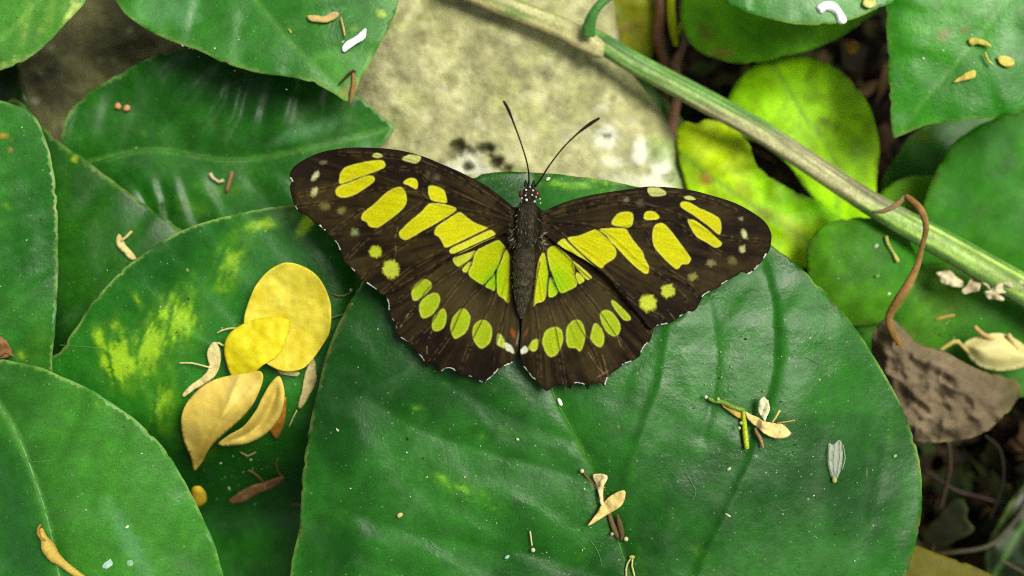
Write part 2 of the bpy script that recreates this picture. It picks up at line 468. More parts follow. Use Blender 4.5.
def stone_col(x, y, D):
    a = fbm(x / 70, y / 70, 21, 5)[:, None]; b_ = fbm(x / 25, y / 25, 33, 4)[:, None]
    c = srgb(150, 146, 96) * (1 - a) + srgb(204, 198, 152) * a
    c = c * (1 - .35 * ss(.5, .75, b_)) + srgb(150, 160, 80) * .35 * ss(.5, .75, b_)
    mm = fbm(x / 9, y / 9, 37, 3)[:, None]; c = c * (.74 + .52 * mm); f4 = fbm(x / 4.5, y / 4.5, 47, 2)[:, None]; c = c * (.88 + .24 * f4)
    dk = (ss(.68, .78, fbm(x / 11, y / 11, 49, 3)) * .25)[:, None]; c = c * (1 - dk) + srgb(92, 84, 44) * dk
    tn = (ss(.55, .75, fbm(x / 16, y / 16, 39, 4)) * .5)[:, None]; c = c * (1 - tn) + srgb(222, 216, 170) * tn
    pit = np.zeros(len(x))
    # chipped dark pocket with pale rubble above the left forewing
    for (cx, cy, rx, ry, k) in ((458, 148, 11, 8, .9), (472, 152, 7, 4, .7), (485, 149, 10, 6, .9), (497, 162, 8, 7, .9), (490, 155, 5, 3, .7), (606, 137, 4, 3, .6), (668, 178, 8, 6, .5), (468, 167, 7, 5, .8), (452, 155, 6, 6, .6), (505, 170, 7, 5, .7)):
        d = np.hypot((x - cx) / rx, (y - cy) / ry) + .9 * (fbm(x / 6, y / 6, 8) - .5); pit = np.maximum(pit, k * ss(1.1, .5, d))
    pal = np.zeros(len(x))
    for (cx, cy, rx, ry, k) in ((606, 137, 18, 14, 1.), (640, 152, 13, 20, 1.), (664, 168, 22, 24, .95), (652, 182, 26, 14, .9), (615, 162, 20, 8, .5), (470, 160, 17, 12, .8), (452, 168, 16, 10, .8), (628, 185, 30, 16, .5), (480, 172, 16, 7, .7), (600, 108, 9, 5, .4)):
        d = np.hypot((x - cx) / rx, (y - cy) / ry) + 1.1 * (fbm(x / 8, y / 8, 18) - .5); pal = np.maximum(pal, k * ss(1.15, .4, d))
    c = c * (1 - pal[:, None]) + srgb(246, 244, 226) * pal[:, None]
    c = c * (1 - .85 * pit[:, None]) + srgb(38, 28, 16) * .85 * pit[:, None]
    mo = ss(.45, .7, fbm(x / 30, y / 30, 71)) * ss(600, 680, x + .5 * (y - 100)) * .6
    c = c * (1 - mo[:, None]) + srgb(130, 165, 60) * mo[:, None]
    e = ss(14, 2, D + 10 * (fbm(x / 12, y / 12, 4) - .5)) * .55
    c = c * (1 - e[:, None]) + srgb(95, 90, 50) * e[:, None]
    # brown shade painted into the colour, deepening to the left
    br = ss(400, 330, x + 30 * (fbm(x / 25, y / 25, 40) - .5)) * .6
    c = c * (1 - br[:, None]) + srgb(120, 100, 55) * br[:, None]
    return c * (.76, .80, .70), pit
stone('stone', [(300, -60), (400, -70), (520, -60), (600, -30), (618, 30), (626, 62), (640, 84), (660, 110), (676, 140), (684, 175), (690, 215), (600, 260), (450, 250), (350, 220), (310, 120)],
      -3.35, .8, stone_col, 'pale ochre weathered stone with white blotches behind the antennae')

def stone2_col(x, y, D):
    t = (x * .75 + y * .66)
    a = fbm(t / 60, (x * -.66 + y * .75) / 18, 51, 5)[:, None]
    c = srgb(70, 64, 34) * (1 - a) + srgb(150, 152, 92) * a
    pit = ss(.55, .72, fbm(x / 60 + 4, y / 30, 77, 4)) * .6
    d2 = np.abs((x - 85) * .62 + (y - 45) * .78 + 14 * (fbm(x / 20, y / 20, 9) - .5)); s = ss(9, 2, d2) * ss(.35, .6, fbm(x / 22, y / 22, 14))
    c = c * (1 - .8 * s[:, None]) + srgb(30, 20, 12) * .8 * s[:, None]
    return c * .72, pit * .3
stone('stone', [(-40, -60), (120, -70), (250, -50), (290, 40), (250, 130), (160, 190), (60, 215), (-20, 180), (-60, 60)],
      -4.6, 1.0, stone2_col, 'dark brown weathered stone in the gap at the upper left', rough=.5)

# ------------------------------------------------------------------ leaves
class LeafShape:
    def __init__(s, z0, c, tilt=(0, 0), dome=(0, 300), mid=None, crease=.05, quilt=.04, slope=1.2, space=80, phase=0, nz=.08, nsc=90, edge=0., seed=1, extra=None, creases=()):
        s.__dict__.update(locals())
        s.midl = smooth_poly(mid, False, 12) if mid is not None else None
    def uv(s, x, y):
        P_ = np.stack([x, y], 1); D, U, V = pdist(P_, s.midl); return D, U, V
    def ph(s, x, y):
        D, U, V = s.uv(x, y)
        w_ = 10 * (fbm(x / 70, y / 70, s.seed + 5, 2) - .5)
        return D, U, V, (U - s.slope * D + w_ + s.phase + np.where(V > 0, s.space * .45, 0)) / s.space
    def __call__(s, x, y, D=None):
        x = np.atleast_1d(np.asarray(x, float)); y = np.atleast_1d(np.asarray(y, float))
        cx, cy = s.c; z = s.z0 + s.tilt[0] * (x - cx) / 100 + s.tilt[1] * (y - cy) / 100
        z = z - s.dome[0] * ((x - cx) ** 2 + (y - cy) ** 2) / s.dome[1] ** 2
        z = z + s.nz * (fbm(x / s.nsc, y / s.nsc, s.seed, 2) - .5)
        if s.midl is not None:
            d, U, V, ph = s.ph(x, y)
            z = z - s.crease * np.exp(-d / 16)
            f = ph - np.floor(ph)
            q = np.where(f < .72, f / .72, (1 - f) / .28); q = q * q * (3 - 2 * q); q = q * (.3 + 1.2 * fbm(x / 60, y / 60, s.seed + 55, 2))
            z = z + s.quilt * q * ss(4, 45, d)
        z = z + .007 * (fbm(x / 9, y / 9, s.seed + 201, 2) - .5) + .028 * (fbm(x / 34, y / 26, s.seed + 203, 2) - .5)
        for pl, dep, wl, wr in s.creases:        # grooves (dep > 0) and ridges (dep < 0), each side with its own reach
            dd, uu, vv = pdist(np.stack([x, y], 1), smooth_poly(pl, False, 12)); L = uu.max() + 1e-6
            z = z - dep * np.exp(-np.sqrt(dd * dd + 1.) / np.where(vv < 0, wl, wr)) * ss(0, .12, uu / L) * (1 - .5 * ss(.75, 1, uu / L))
        if s.extra: z = z + s.extra(x, y)
        return z

def leaf_colour(shape, c_lo, c_hi, blobs=(), ycol=srgb(165, 185, 40), seed=1, vein=.25, edgec=.5, mott=.5, stains_and_tones=(), streak=1.4, edgew=1.6, dirty=(), ytex=1.):
    young = np.asarray(c_lo)[1] > .31
    c_lo = np.asarray(c_lo) * ((1.1, 1.1, 1) if young else (.66, .74, .22)); c_hi = np.asarray(c_hi) * ((1.1, 1.1, 1) if young else (.78, .80, .30))
    def f(x, y, D):
        a = fbm(x / 120, y / 120, seed + 3, 4); a = ss(.3, .7, a)[:, None]
        c = c_lo * (1 - a) + c_hi * a
        c = c * (1 + mott * (fbm(x / 14, y / 14, seed + 8, 3)[:, None] - .5))
        if shape.midl is not None:
            d, U, V, ph = shape.ph(x, y)
            fr = ph - np.floor(ph); vl = np.exp(-((np.minimum(fr, 1 - fr)) * shape.space / 2.2) ** 2) * vein * ss(3, 12, d)
            c = c * (1 + vl[:, None] * .22 * (.2 + 1.6 * fbm(x / 40, y / 40, seed + 77, 2)[:, None]))
            sec = fbm(ph * 6, d / 60, seed + 31, 2); c = c * (1 + .16 * (sec[:, None] - .5))
            mr = np.exp(-(d / 2.4) ** 2) * vein * 1.5
            mr = np.clip(mr, 0, .75)
            c = c * (1 - mr[:, None]) + srgb(110, 165, 70) * mr[:, None]
            su, sv = ph * 3.2, d / 55.
        else: su, sv = x / 30., y / 30.
        for (bx, by, rx, ry, ang, k) in blobs:
            ca, sa = math.cos(R(ang)), math.sin(R(ang)); dx, dy = x - bx, y - by
            q = np.hypot((dx * ca + dy * sa) / rx, (-dx * sa + dy * ca) / ry)
            a_, b2 = (dx * ca + dy * sa), (-dx * sa + dy * ca)
            wv = 9 * (fbm(a_ / 20, b2 / 14, seed + 58, 3) - .5)
            n_ = fbm(a_ / 26 + 7, (b2 + wv) / 5.5 + 3, seed + 60, 4); rd = 1 - np.abs(2 * fbm(a_ / 20 + 1, (b2 + wv) / 6 + 9, seed + 64, 3) - 1)
            g = ss(1.45, .15, q + .7 * (fbm(x / 13, y / 13, seed + 66, 3) - .5)) * k
            g1 = (g * (.2 + .8 * ss(.32, .62, n_)) * .7)[:, None]
            g1 = g1 * (.45 + .55 * ss(.55, .9, rd))[:, None]; c = c * (1 - g1) + (ycol * .35 + srgb(60, 145, 28) * .5) * g1
            g2 = .8 * (ss(.55, 1.35, g * (.45 + .9 * ss(.38, .66, n_) + .35 * ss(.72, .95, rd))))[:, None]
            c = c * (1 - g2) + ycol * g2
        for (bx, by, rx, ry, ang, k, sc) in stains_and_tones:  # stains and plain patches of another tone, blended as ellipses
            ca, sa = math.cos(R(ang)), math.sin(R(ang)); dx, dy = x - bx, y - by
            q = np.hypot((dx * ca + dy * sa) / rx, (-dx * sa + dy * ca) / ry) + .8 * (fbm(x / 10, y / 10, seed + 90, 4) - .5)
            mk = (ss(1.1, .3, q) * k)[:, None]; c = c * (1 - mk) + np.asarray(sc) * mk
        e = np.exp(-(D / (edgew * .8)) ** 2) * edgec * ss(.25, .7, fbm(x / 22, y / 22, seed + 99, 3)) * 1.1; e = np.clip(e, 0, 1)[:, None]
        bw = (np.exp(-(D / 4.) ** 2) * ss(.66, .76, fbm(x / 16, y / 16, seed + 111, 3)) * .6)[:, None]; c = c * (1 - bw) + srgb(85, 75, 30) * bw
        c = c * (1 - e) + srgb(140, 175, 85) * e
        return c
    return f

def rough_edge(outline, step, sharp, seed):
    p = smooth_poly(outline, True, step, sharp); t = np.roll(p, -1, 0) - np.roll(p, 1, 0); n_ = np.stack([t[:, 1], -t[:, 0]], 1) / (np.linalg.norm(t, axis=1)[:, None] + 1e-9)
    a = 1.8 * (fbm(p[:, 0] / 24, p[:, 1] / 24, seed, 3) - .5) + .9 * (fbm(p[:, 0] / 7, p[:, 1] / 7, seed + 3, 2) - .5)
    c = p.mean(0); sg = np.sign(np.sum(n_ * (p - c), 1)); sg = np.sign(sg.sum())
    nick = ss(.80, .88, vnoise(p[:, 0] / 8, p[:, 1] / 8, seed + 7)) * 1.5
    return p + n_ * (a * sg - nick * sg)[:, None]
def leaf(outline, shape, cf, label, mat=M_leaf, step=4, sharp=(), name='heart_leaf', group=None, rib=None, ribw=1.6, ribcol=None, petiole=None):
    if rib is None and petiole is None:
        o = sheet(name, rough_edge(outline, min(step, 3), sharp, shape.seed), shape, cf, mat, None, step, raw=True)
        return tag(o, label, 'leaf', group)
    cx, cy = np.mean([p[0] for p in outline]), np.mean([p[1] for p in outline])
    root = empty(name, cx, cy, float(shape(cx, cy)[0])); tag(root, label, 'leaf', group)
    sheet('blade', rough_edge(outline, min(step, 3), sharp, shape.seed), shape, cf, mat, root, step, raw=True)
    if rib is not None:
        pts = smooth_poly(rib, False, 6); z = shape(pts[:, 0], pts[:, 1])
        r = np.linspace(ribw, ribw * .45, len(pts))
        tube_obj('midrib', np.column_stack([pts, z + .004]), r, ribcol if ribcol is not None else srgb(95, 150, 70), mat, root, n=8, flat=.5, step=None)
    return root

# main leaf -------------------------------------------------------
A_out = [(292, 620), (300, 520), (303, 465), (312, 415), (328, 350), (348, 305), (361, 283), (385, 250), (415, 215), (445, 190), (475, 176), (510, 172), (545, 173), (590, 178), (625, 184), (660, 192),
         (700, 202), (740, 222), (772, 246), (800, 268), (830, 297), (858, 332), (882, 370), (903, 410), (917, 450), (922, 490), (920, 525), (908, 570), (892, 620), (860, 690), (800, 770), (720, 790), (650, 700), (600, 780), (480, 800), (360, 740)]
A_mid = [(668, 690), (650, 640), (630, 576), (603, 500), (578, 443), (552, 392), (538, 300), (533, 178)]
def A_extra(x, y):
    z = -.55 * ss(330, 270, y) * (.5 + .5 * ss(0, 200, np.abs(x - 530)) * 0) - .25 * ss(230, 170, y)
    z = z - .5 * ss(790, 930, x) - .35 * ss(360, 290, x) + .0 * y
    # broad fold running down the right side
    return z
A_cr = [([(745, 450), (764, 412), (774, 380), (777, 340), (774, 300), (762, 255)], .09, 42, 2.5), ([(680, 620), (704, 556), (722, 520), (735, 490), (748, 465), (757, 436)], -.085, 3, 42),
        ([(700, 450), (708, 425), (715, 395), (718, 360), (714, 320), (704, 285)], .045, 15, 3), ([(612, 520), (622, 490), (628, 465), (640, 435), (649, 410), (658, 385), (664, 350), (668, 320)], -.065, 3, 26),
        ([(820, 640), (850, 570), (876, 500), (884, 430), (876, 380)], .05, 40, 12), ([(600, 485), (545, 466), (490, 452), (430, 432), (380, 405), (335, 378)], .10, 30, 12),
        ([(585, 445), (530, 425), (480, 400), (440, 375), (400, 330)], .06, 24, 10), ([(640, 590), (560, 560), (480, 545), (400, 530), (320, 500)], .09, 34, 14)]
A_sh = LeafShape(.0, (600, 440), (-.04, .05), (.25, 330), A_mid, .10, .02, 1.5, 84, 30, .14, 110, seed=4, extra=A_extra, creases=A_cr)
A_cf = leaf_colour(A_sh, srgb(22, 76, 32), srgb(40, 106, 46), seed=12, vein=.12,
    blobs=[(470, 492, 46, 9, 28, .8), (418, 408, 8, 4, 10, .8), (482, 437, 5, 4, 0, .6), (445, 384, 6, 3, 0, .4), (700, 555, 20, 8, 40, .4), (560, 400, 6, 30, -20, .25),
           (590, 186, 62, 7, 6, .95), (603, 196, 40, 9, 10, .5), (500, 176, 18, 3, 0, .4), (640, 560, 16, 8, 80, .35), (586, 458, 22, 3, 62, .5), (580, 560, 8, 16, 0, .2), (890, 440, 3, 34, 2, .35), (495, 390, 6, 4, 0, .3), (510, 432, 12, 4, 20, .35)],
    ycol=srgb(120, 180, 30), edgec=.6)
leaf(A_out, A_sh, A_cf, 'large glossy dark green leaf the butterfly is resting on', M_leaf, 3.6, rib=[(650, 640), (630, 576), (603, 500), (588, 462), (572, 430), (556, 400), (546, 370)], ribw=.9, ribcol=srgb(58, 125, 40))

# variegated leaf carrying the yellow petals ----------------------
B_out = [(50, 372), (62, 350), (80, 322), (100, 294), (125, 268), (155, 246), (190, 227), (230, 215), (275, 207), (320, 203), (370, 204), (430, 225), (470, 280), (450, 400), (420, 520), (380, 640), (300, 690), (220, 660), (170, 560), (110, 460)]
def B_extra(x, y): return -2.8 * ss(395, 540, y + .12 * (x - 250)) - .5 * ss(330, 420, x)
B_sh = LeafShape(-1.0, (220, 330), (-.05, -.10), (.35, 260), [(330, 690), (300, 560), (330, 430), (350, 360), (362, 220)], .05, .02, 1.1, 60, 0, .16, 90, seed=23, extra=B_extra)
B_cf = leaf_colour(B_sh, srgb(22, 84, 34), srgb(40, 112, 46), seed=31, ycol=srgb(150, 192, 36), edgec=.75, vein=.15,
    blobs=[(120, 360, 38, 22, 78, 1.), (150, 345, 50, 20, 110, .95), (180, 320, 40, 26, 100, .75), (230, 262, 46, 18, 115, .6), (100, 340, 18, 8, 70, .8), (305, 226, 16, 8, 120, .9), (335, 208, 14, 4, 0, .7), (165, 400, 40, 20, 95, .6), (262, 225, 40, 9, 160, .7), (200, 440, 20, 26, 90, .3), (138, 300, 14, 5, 60, .6)])
leaf(B_out, B_sh, B_cf, 'yellow-streaked green leaf under the fallen yellow petals', M_leaf, 2.7)

# bottom-left leaf -------------------------------------------------
D_out = [(-60, 345), (0, 359), (40, 368), (90, 390), (128, 414), (160, 444), (184, 480), (204, 520), (217, 552), (228, 600), (235, 680), (150, 760), (20, 780), (-100, 700), (-140, 500), (-120, 390)]
D_mid = [(90, 720), (62, 590), (50, 530), (35, 480), (12, 425), (-20, 380), (-50, 350)]
def D_extra(x, y):
    d, U, V = D_sh.uv(x, y)
    return -.5 * ss(0, 60, np.where(V < 0, d, 0)) - .35 * ss(120, 230, x)
D_sh = LeafShape(.1, (100, 520), (-.10, -.12), (.3, 260), D_mid, .12, .05, .9, 70, 10, .12, 80, seed=41)
D_cf = leaf_colour(D_sh, srgb(40, 102, 44), srgb(60, 128, 60), seed=44, vein=.35, edgec=.5, blobs=[(100, 406, 8, 3, 40, .7)],
    stains_and_tones=[(15, 530, 45, 110, -15, .6, srgb(32, 96, 34)), (128, 540, 60, 12, 60, .25, srgb(110, 165, 120))])  # half left of the midrib toned darker, with one pale streak
D_sh.extra = D_extra
leaf(D_out, D_sh, D_cf, 'smooth mid-green leaf filling the lower left corner', M_leafb, 4, rib=[(90, 720), (62, 590), (50, 530), (35, 480), (12, 425), (-20, 380)], ribw=1.5, ribcol=srgb(80, 145, 75))

# left leaf --------------------------------------------------------
C_out = [(-80, 90), (-20, 96), (15, 105), (32, 114), (44, 136), (52, 165), (57, 200), (58, 245), (57, 300), (53, 345), (46, 400), (0, 450), (-90, 430), (-150, 300), (-140, 150)]
C_sh = LeafShape(-.7, (0, 240), (-.1, .05), (.4, 230), [(-60, 440), (-70, 300), (-60, 200), (-20, 96)], .06, .045, .8, 55, 0, .2, 70, seed=51)
C_cf = leaf_colour(C_sh, srgb(30, 96, 40), srgb(56, 124, 62), seed=53, vein=.35, edgec=.7, blobs=[(5, 205, 7, 3, 30, .5), (22, 355, 6, 8, 0, .6), (38, 345, 16, 30, 0, .15), (4, 136, 8, 2, 20, .7)],
    stains_and_tones=[(3, 136, 6, 3, 20, .7, srgb(200, 120, 50)), (12, 150, 3, 2, 0, .7, srgb(190, 110, 60))])
leaf(C_out, C_sh, C_cf, 'dark green leaf cut off by the left edge of the photo', M_leafb, 4)

# leaf behind it ---------------------------------------------------
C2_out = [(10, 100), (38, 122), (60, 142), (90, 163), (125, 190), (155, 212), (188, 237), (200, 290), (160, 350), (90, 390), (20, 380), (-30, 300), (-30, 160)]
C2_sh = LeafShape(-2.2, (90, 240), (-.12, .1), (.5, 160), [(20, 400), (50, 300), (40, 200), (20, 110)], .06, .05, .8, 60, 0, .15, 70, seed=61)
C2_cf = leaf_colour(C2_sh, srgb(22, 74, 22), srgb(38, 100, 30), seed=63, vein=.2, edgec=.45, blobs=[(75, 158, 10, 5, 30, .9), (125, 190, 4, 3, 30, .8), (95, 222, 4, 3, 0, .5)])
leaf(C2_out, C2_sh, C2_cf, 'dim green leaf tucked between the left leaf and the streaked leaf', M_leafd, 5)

# top-left variegated ----------------------------------------------
E_out = [(-60, 82), (0, 70), (25, 60), (45, 45), (62, 28), (75, 14), (88, -6), (95, -50), (40, -110), (-60, -110), (-110, -20)]
E_sh = LeafShape(-1.0, (20, 0), (.05, -.05), (.4, 130), [(110, -70), (40, 0), (0, 40), (-60, 82)], .07, .04, .7, 45, 0, .1, 50, seed=71)
E_cf = leaf_colour(E_sh, srgb(52, 118, 60), srgb(76, 140, 74), seed=73, vein=.3, edgec=.8, ycol=srgb(205, 215, 110),
    blobs=[(70, 12, 26, 8, 120, .9), (45, 25, 18, 6, 120, .7), (25, 30, 22, 5, 100, .8), (10, 62, 20, 7, 160, .8), (25, 15, 20, 6, 110, .6), (50, 5, 10, 6, 120, .5)])
leaf(E_out, E_sh, E_cf, 'cream-speckled leaf in the top left corner', M_leafb, 4)

# top centre-left, with pointed tip --------------------------------
F_out = [(100, -30), (115, 0), (128, 16), (148, 30), (172, 41), (200, 51), (222, 62), (250, 71), (285, 76), (310, 82), (330, 91), (345, 101), (354, 101), (357, 88), (366, 70), (378, 48), (390, 25), (398, 2), (402, -40), (340, -120), (200, -140), (110, -100)]
F_sh = LeafShape(-1.3, (250, 20), (.04, .08), (.4, 190), [(180, -140), (230, -40), (280, 30), (330, 80), (350, 101)], .06, .05, .8, 60, 0, .14, 60, seed=81)
F_cf = leaf_colour(F_sh, srgb(50, 118, 58), srgb(84, 152, 92), seed=83, vein=.2, edgec=.75,
    blobs=[(382, 14, 7, 4, 30, .9), (355, 28, 5, 3, 0, .5), (290, 30, 3, 6, 0, .5), (375, 8, 3, 3, 0, .5)],
    stains_and_tones=[(352, 85, 9, 12, 0, .6, srgb(130, 150, 90)), (170, 10, 40, 20, 0, .3, srgb(110, 160, 115)), (345, 92, 6, 5, 0, .6, srgb(150, 120, 60))])
leaf(F_out, F_sh, F_cf, 'pale dusty leaf with its pointed tip over the stone', M_leafb, 4, sharp=(12,))

# large blurred leaf behind -----------------------------------------
G_out = [(62, 142), (66, 118), (82, 98), (108, 80), (135, 65), (165, 52), (220, 45), (290, 55), (340, 80), (370, 105), (396, 127), (385, 142), (374, 152), (350, 180), (330, 230), (250, 280), (170, 260), (110, 200), (75, 165)]
G_sh = LeafShape(-2.6, (210, 140), (.04, -.02), (.3, 180), [(60, 170), (150, 150), (230, 160), (300, 150), (396, 127)], .12, .09, .55, 32, 0, .3, 60, seed=91)
G_cf = leaf_colour(G_sh, srgb(26, 88, 26), srgb(48, 118, 46), seed=93, vein=.22, edgec=.4, ycol=srgb(175, 200, 60),
    blobs=[(305, 178, 18, 5, 5, .9), (360, 133, 4, 3, 0, .9), (345, 112, 8, 4, 10, .6), (190, 205, 18, 8, 20, .6), (225, 140, 3, 6, 30, .6), (215, 125, 8, 3, 100, .35), (220, 188, 30, 8, 0, .4), (145, 132, 3, 3, 0, .8)],
    stains_and_tones=[(310, 130, 50, 10, -20, .35, srgb(110, 165, 110))])
leaf(G_out, G_sh, G_cf, 'deep green ribbed leaf behind the left forewing tip', M_leafd, 4, rib=[(80, 168), (150, 150), (230, 160), (300, 150), (385, 129)], ribw=.9, ribcol=srgb(36, 90, 26), sharp=(10,))

# right-hand background leaves --------------------------------------
LM, LD = srgb(150, 215, 5), srgb(80, 150, 10)
J8_out = [(835, 300), (870, 275), (930, 262), (1000, 270), (1080, 300), (1110, 345), (1070, 388), (1010, 398), (960, 396), (900, 400), (850, 370)]
J8_sh = LeafShape(-3.4, (970, 340), (0, 0), (.4, 150), [(840, 320), (930, 350), (1100, 360)], .04, .03, .8, 50, 0, .2, 60, seed=131)
leaf(J8_out, J8_sh, leaf_colour(J8_sh, srgb(64, 146, 12), srgb(104, 170, 26), seed=133, mott=.9, blobs=[(900, 330, 30, 8, 20, .5), (950, 310, 20, 6, -30, .5)], vein=.3, edgec=.3), 'green leaf with pale petal litter at the right edge', M_lime, 6)
J5_out = [(905, 250), (925, 200), (936, 172), (955, 142), (985, 122), (1024, 108), (1090, 100), (1150, 160), (1140, 260), (1080, 330), (1020, 330), (950, 290)]
J5_sh = LeafShape(-3.8, (1020, 200), (.05, .05), (.5, 150), [(900, 280), (1000, 200), (1140, 130)], .05, .03, .8, 60, 0, .15, 60, seed=101)
leaf(J5_out, J5_sh, leaf_colour(J5_sh, srgb(54, 150, 4), srgb(78, 164, 8), seed=103, mott=.7, vein=.1, edgec=.3), 'smooth bright green leaf at the right edge above the stalk', M_lime, 6)
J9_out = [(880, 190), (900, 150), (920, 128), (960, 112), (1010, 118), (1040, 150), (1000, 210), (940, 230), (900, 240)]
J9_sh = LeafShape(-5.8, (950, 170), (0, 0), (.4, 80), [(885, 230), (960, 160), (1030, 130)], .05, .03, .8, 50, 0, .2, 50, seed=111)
leaf(J9_out, J9_sh, leaf_colour(J9_sh, srgb(50, 115, 12), srgb(75, 140, 20), seed=113, stains_and_tones=[(922, 137, 8, 5, 0, .6, srgb(120, 110, 30))]), 'dim green leaf low in the shade beside the grey leaf tip', M_leafd, 6)
J9b_out = [(870, 225), (880, 195), (905, 178), (935, 176), (958, 190), (960, 215), (930, 250), (890, 255)]
J9b_sh = LeafShape(-5.0, (915, 210), (0, 0), (.3, 60), [(875, 245), (910, 210), (955, 180)], .04, .02, .8, 40, 0, .1, 40, seed=115)
leaf(J9b_out, J9b_sh, leaf_colour(J9b_sh, srgb(120, 190, 15), srgb(145, 205, 30), seed=116, stains_and_tones=[(912, 190, 6, 4, 0, .6, srgb(190, 170, 70))]), 'small lime leaf peeping above the stalk beside the curled stem', M_lime, 5)
J2_out = [(735, 132), (724, 116), (732, 90), (748, 70), (772, 58), (800, 56), (830, 65), (855, 85), (872, 112), (879, 145), (877, 180), (872, 215), (850, 236), (826, 213), (806, 190), (785, 162), (760, 144)]
J2_sh = LeafShape(-4.0, (800, 140), (.05, .02), (.5, 90), [(835, 250), (835, 160), (800, 110), (770, 60)], .04, .02, .8, 45, 0, .15, 50, seed=121)
leaf(J2_out, J2_sh, leaf_colour(J2_sh, LM, srgb(175, 230, 10), seed=123, vein=.4, edgec=.25, mott=.8, stains_and_tones=[(800, 90, 30, 20, 20, .35, srgb(90, 170, 10)), (860, 170, 14, 40, 0, .35, srgb(90, 160, 10)), (822, 122, 9, 6, 0, .6, srgb(70, 90, 15)), (836, 126, 4, 8, 20, .6, srgb(60, 80, 15)), (808, 76, 4, 7, 30, .5, srgb(70, 95, 20)), (858, 115, 8, 4, 0, .4, srgb(80, 110, 20)), (745, 150, 20, 40, 0, .5, srgb(160, 200, 40))]), 'round glowing lime leaf crossed by the stalk', M_lime, 5)
J6_out = [(677, 150), (675, 133), (684, 122), (697, 124), (706, 120), (725, 124), (744, 136), (753, 152), (762, 170), (782, 184), (806, 196), (826, 208), (850, 226), (842, 250), (790, 272), (740, 270), (705, 240), (692, 205), (684, 178)]
J6_sh = LeafShape(-3.5, (745, 200), (.03, .06), (.4, 90), [(660, 140), (730, 190), (820, 250)], .06, .06, .8, 35, 0, .3, 30, seed=125)
leaf(J6_out, J6_sh, leaf_colour(J6_sh, srgb(140, 212, 5), srgb(205, 230, 10), seed=127, vein=.45, edgec=.2, mott=.8,
     stains_and_tones=[(706, 180, 12, 9, 30, .85, srgb(150, 95, 40)), (708, 176, 5, 5, 0, .9, srgb(235, 200, 110)), (745, 190, 22, 10, 60, .45, srgb(130, 110, 30)), (762, 215, 14, 10, 0, .5, srgb(140, 120, 40)), (690, 160, 14, 30, 0, .35, srgb(90, 160, 15)), (700, 215, 24, 10, 0, .4, srgb(90, 150, 20)), (790, 225, 20, 12, 40, .5, srgb(215, 220, 100)), (735, 150, 8, 18, 20, .4, srgb(120, 150, 20))]),
     'yellowing lime leaf with brown blotches behind the right forewing', M_lime, 4)
J1_out = [(680, 10), (686, 36), (700, 52), (724, 62), (755, 63), (790, 56), (825, 45), (858, 26), (880, 0), (860, -60), (760, -80), (690, -40)]
J1_sh = LeafShape(-3.6, (770, 10), (.03, -.03), (.6, 100), [(690, -70), (760, 0), (850, 20)], .05, .05, .8, 50, 0, .15, 50, seed=141)
leaf(J1_out, J1_sh, leaf_colour(J1_sh, srgb(100, 185, 8), srgb(135, 205, 15), seed=143, vein=.15, edgec=.5, stains_and_tones=[(705, 33, 7, 14, -30, .6, srgb(140, 130, 40)), (722, 52, 14, 6, 0, .7, srgb(190, 170, 70)), (780, 30, 60, 20, -10, .4, srgb(60, 130, 15))]), 'rounded green leaf with tan scars below the dropping-stained leaf', M_lime, 5)
J4_out = [(880, -60), (884, -10), (886, 20), (887, 50), (889, 85), (891, 115), (893, 139), (905, 134), (925, 126), (950, 122), (985, 118), (1010, 114), (1040, 106), (1100, 60), (1110, -40), (1000, -110)]
J4_sh = LeafShape(-1.9, (970, 40), (.08, -.02), (.45, 150), [(1080, -80), (1000, 10), (950, 70), (893, 139)], .05, .04, .6, 55, 0, .12, 60, seed=151)
leaf(J4_out, J4_sh, leaf_colour(J4_sh, srgb(44, 128, 22), srgb(66, 150, 44), seed=153, vein=.2, edgec=.6, ycol=srgb(150, 190, 50),
     blobs=[(914, 30, 5, 9, 10, .7), (893, 40, 4, 8, 0, .6), (900, 66, 6, 4, 0, .3), (917, 60, 3, 3, 0, .4), (935, 15, 3, 3, 0, .5)],
     stains_and_tones=[(944, 34, 9, 9, 0, .6, srgb(110, 90, 40)), (965, 30, 6, 4, 0, .5, srgb(110, 90, 40)), (900, 118, 10, 12, 0, .4, srgb(100, 150, 90))]), 'green leaf with pointed tip in the top right corner', M_leaf, 4, sharp=(6,))
J3_out = [(705, -20), (725, 2), (745, 12), (770, 19), (800, 24), (830, 24), (855, 18), (878, 8), (898, -4), (905, -50), (820, -100), (720, -70)]
J3_sh = LeafShape(-1.5, (810, -20), (0, .1), (.3, 110), [(740, -90), (800, -30), (870, 10)], .04, .03, .8, 50, 0, .1, 50, seed=161)
leaf(J3_out, J3_sh, leaf_colour(J3_sh, srgb(62, 128, 78), srgb(84, 150, 100), seed=163, vein=.2, edgec=.8, blobs=[(872, 2, 6, 3, 20, .8)]), 'dusty bluish green leaf at the top edge with a white dropping on it', M_leafb, 4)
J7_out = [(806, 262), (808, 245), (818, 230), (838, 220), (862, 217), (888, 222), (908, 238), (917, 262), (914, 288), (900, 310), (880, 324), (855, 328), (830, 315), (812, 290)]
J7_sh = LeafShape(-2.7, (860, 270), (0, .05), (.35, 60), [(815, 320), (860, 275), (905, 235)], .03, .03, .8, 40, 0, .1, 40, seed=171)
leaf(J7_out, J7_sh, leaf_colour(J7_sh, srgb(66, 150, 22), srgb(96, 170, 36), seed=173, mott=.8, vein=.12, edgec=.4, edgew=2.2, stains_and_tones=[(870, 322, 30, 8, 0, .6, srgb(70, 110, 20))]), 'small round green leaf right of the big leaf and under the curled stem', M_lime, 4)

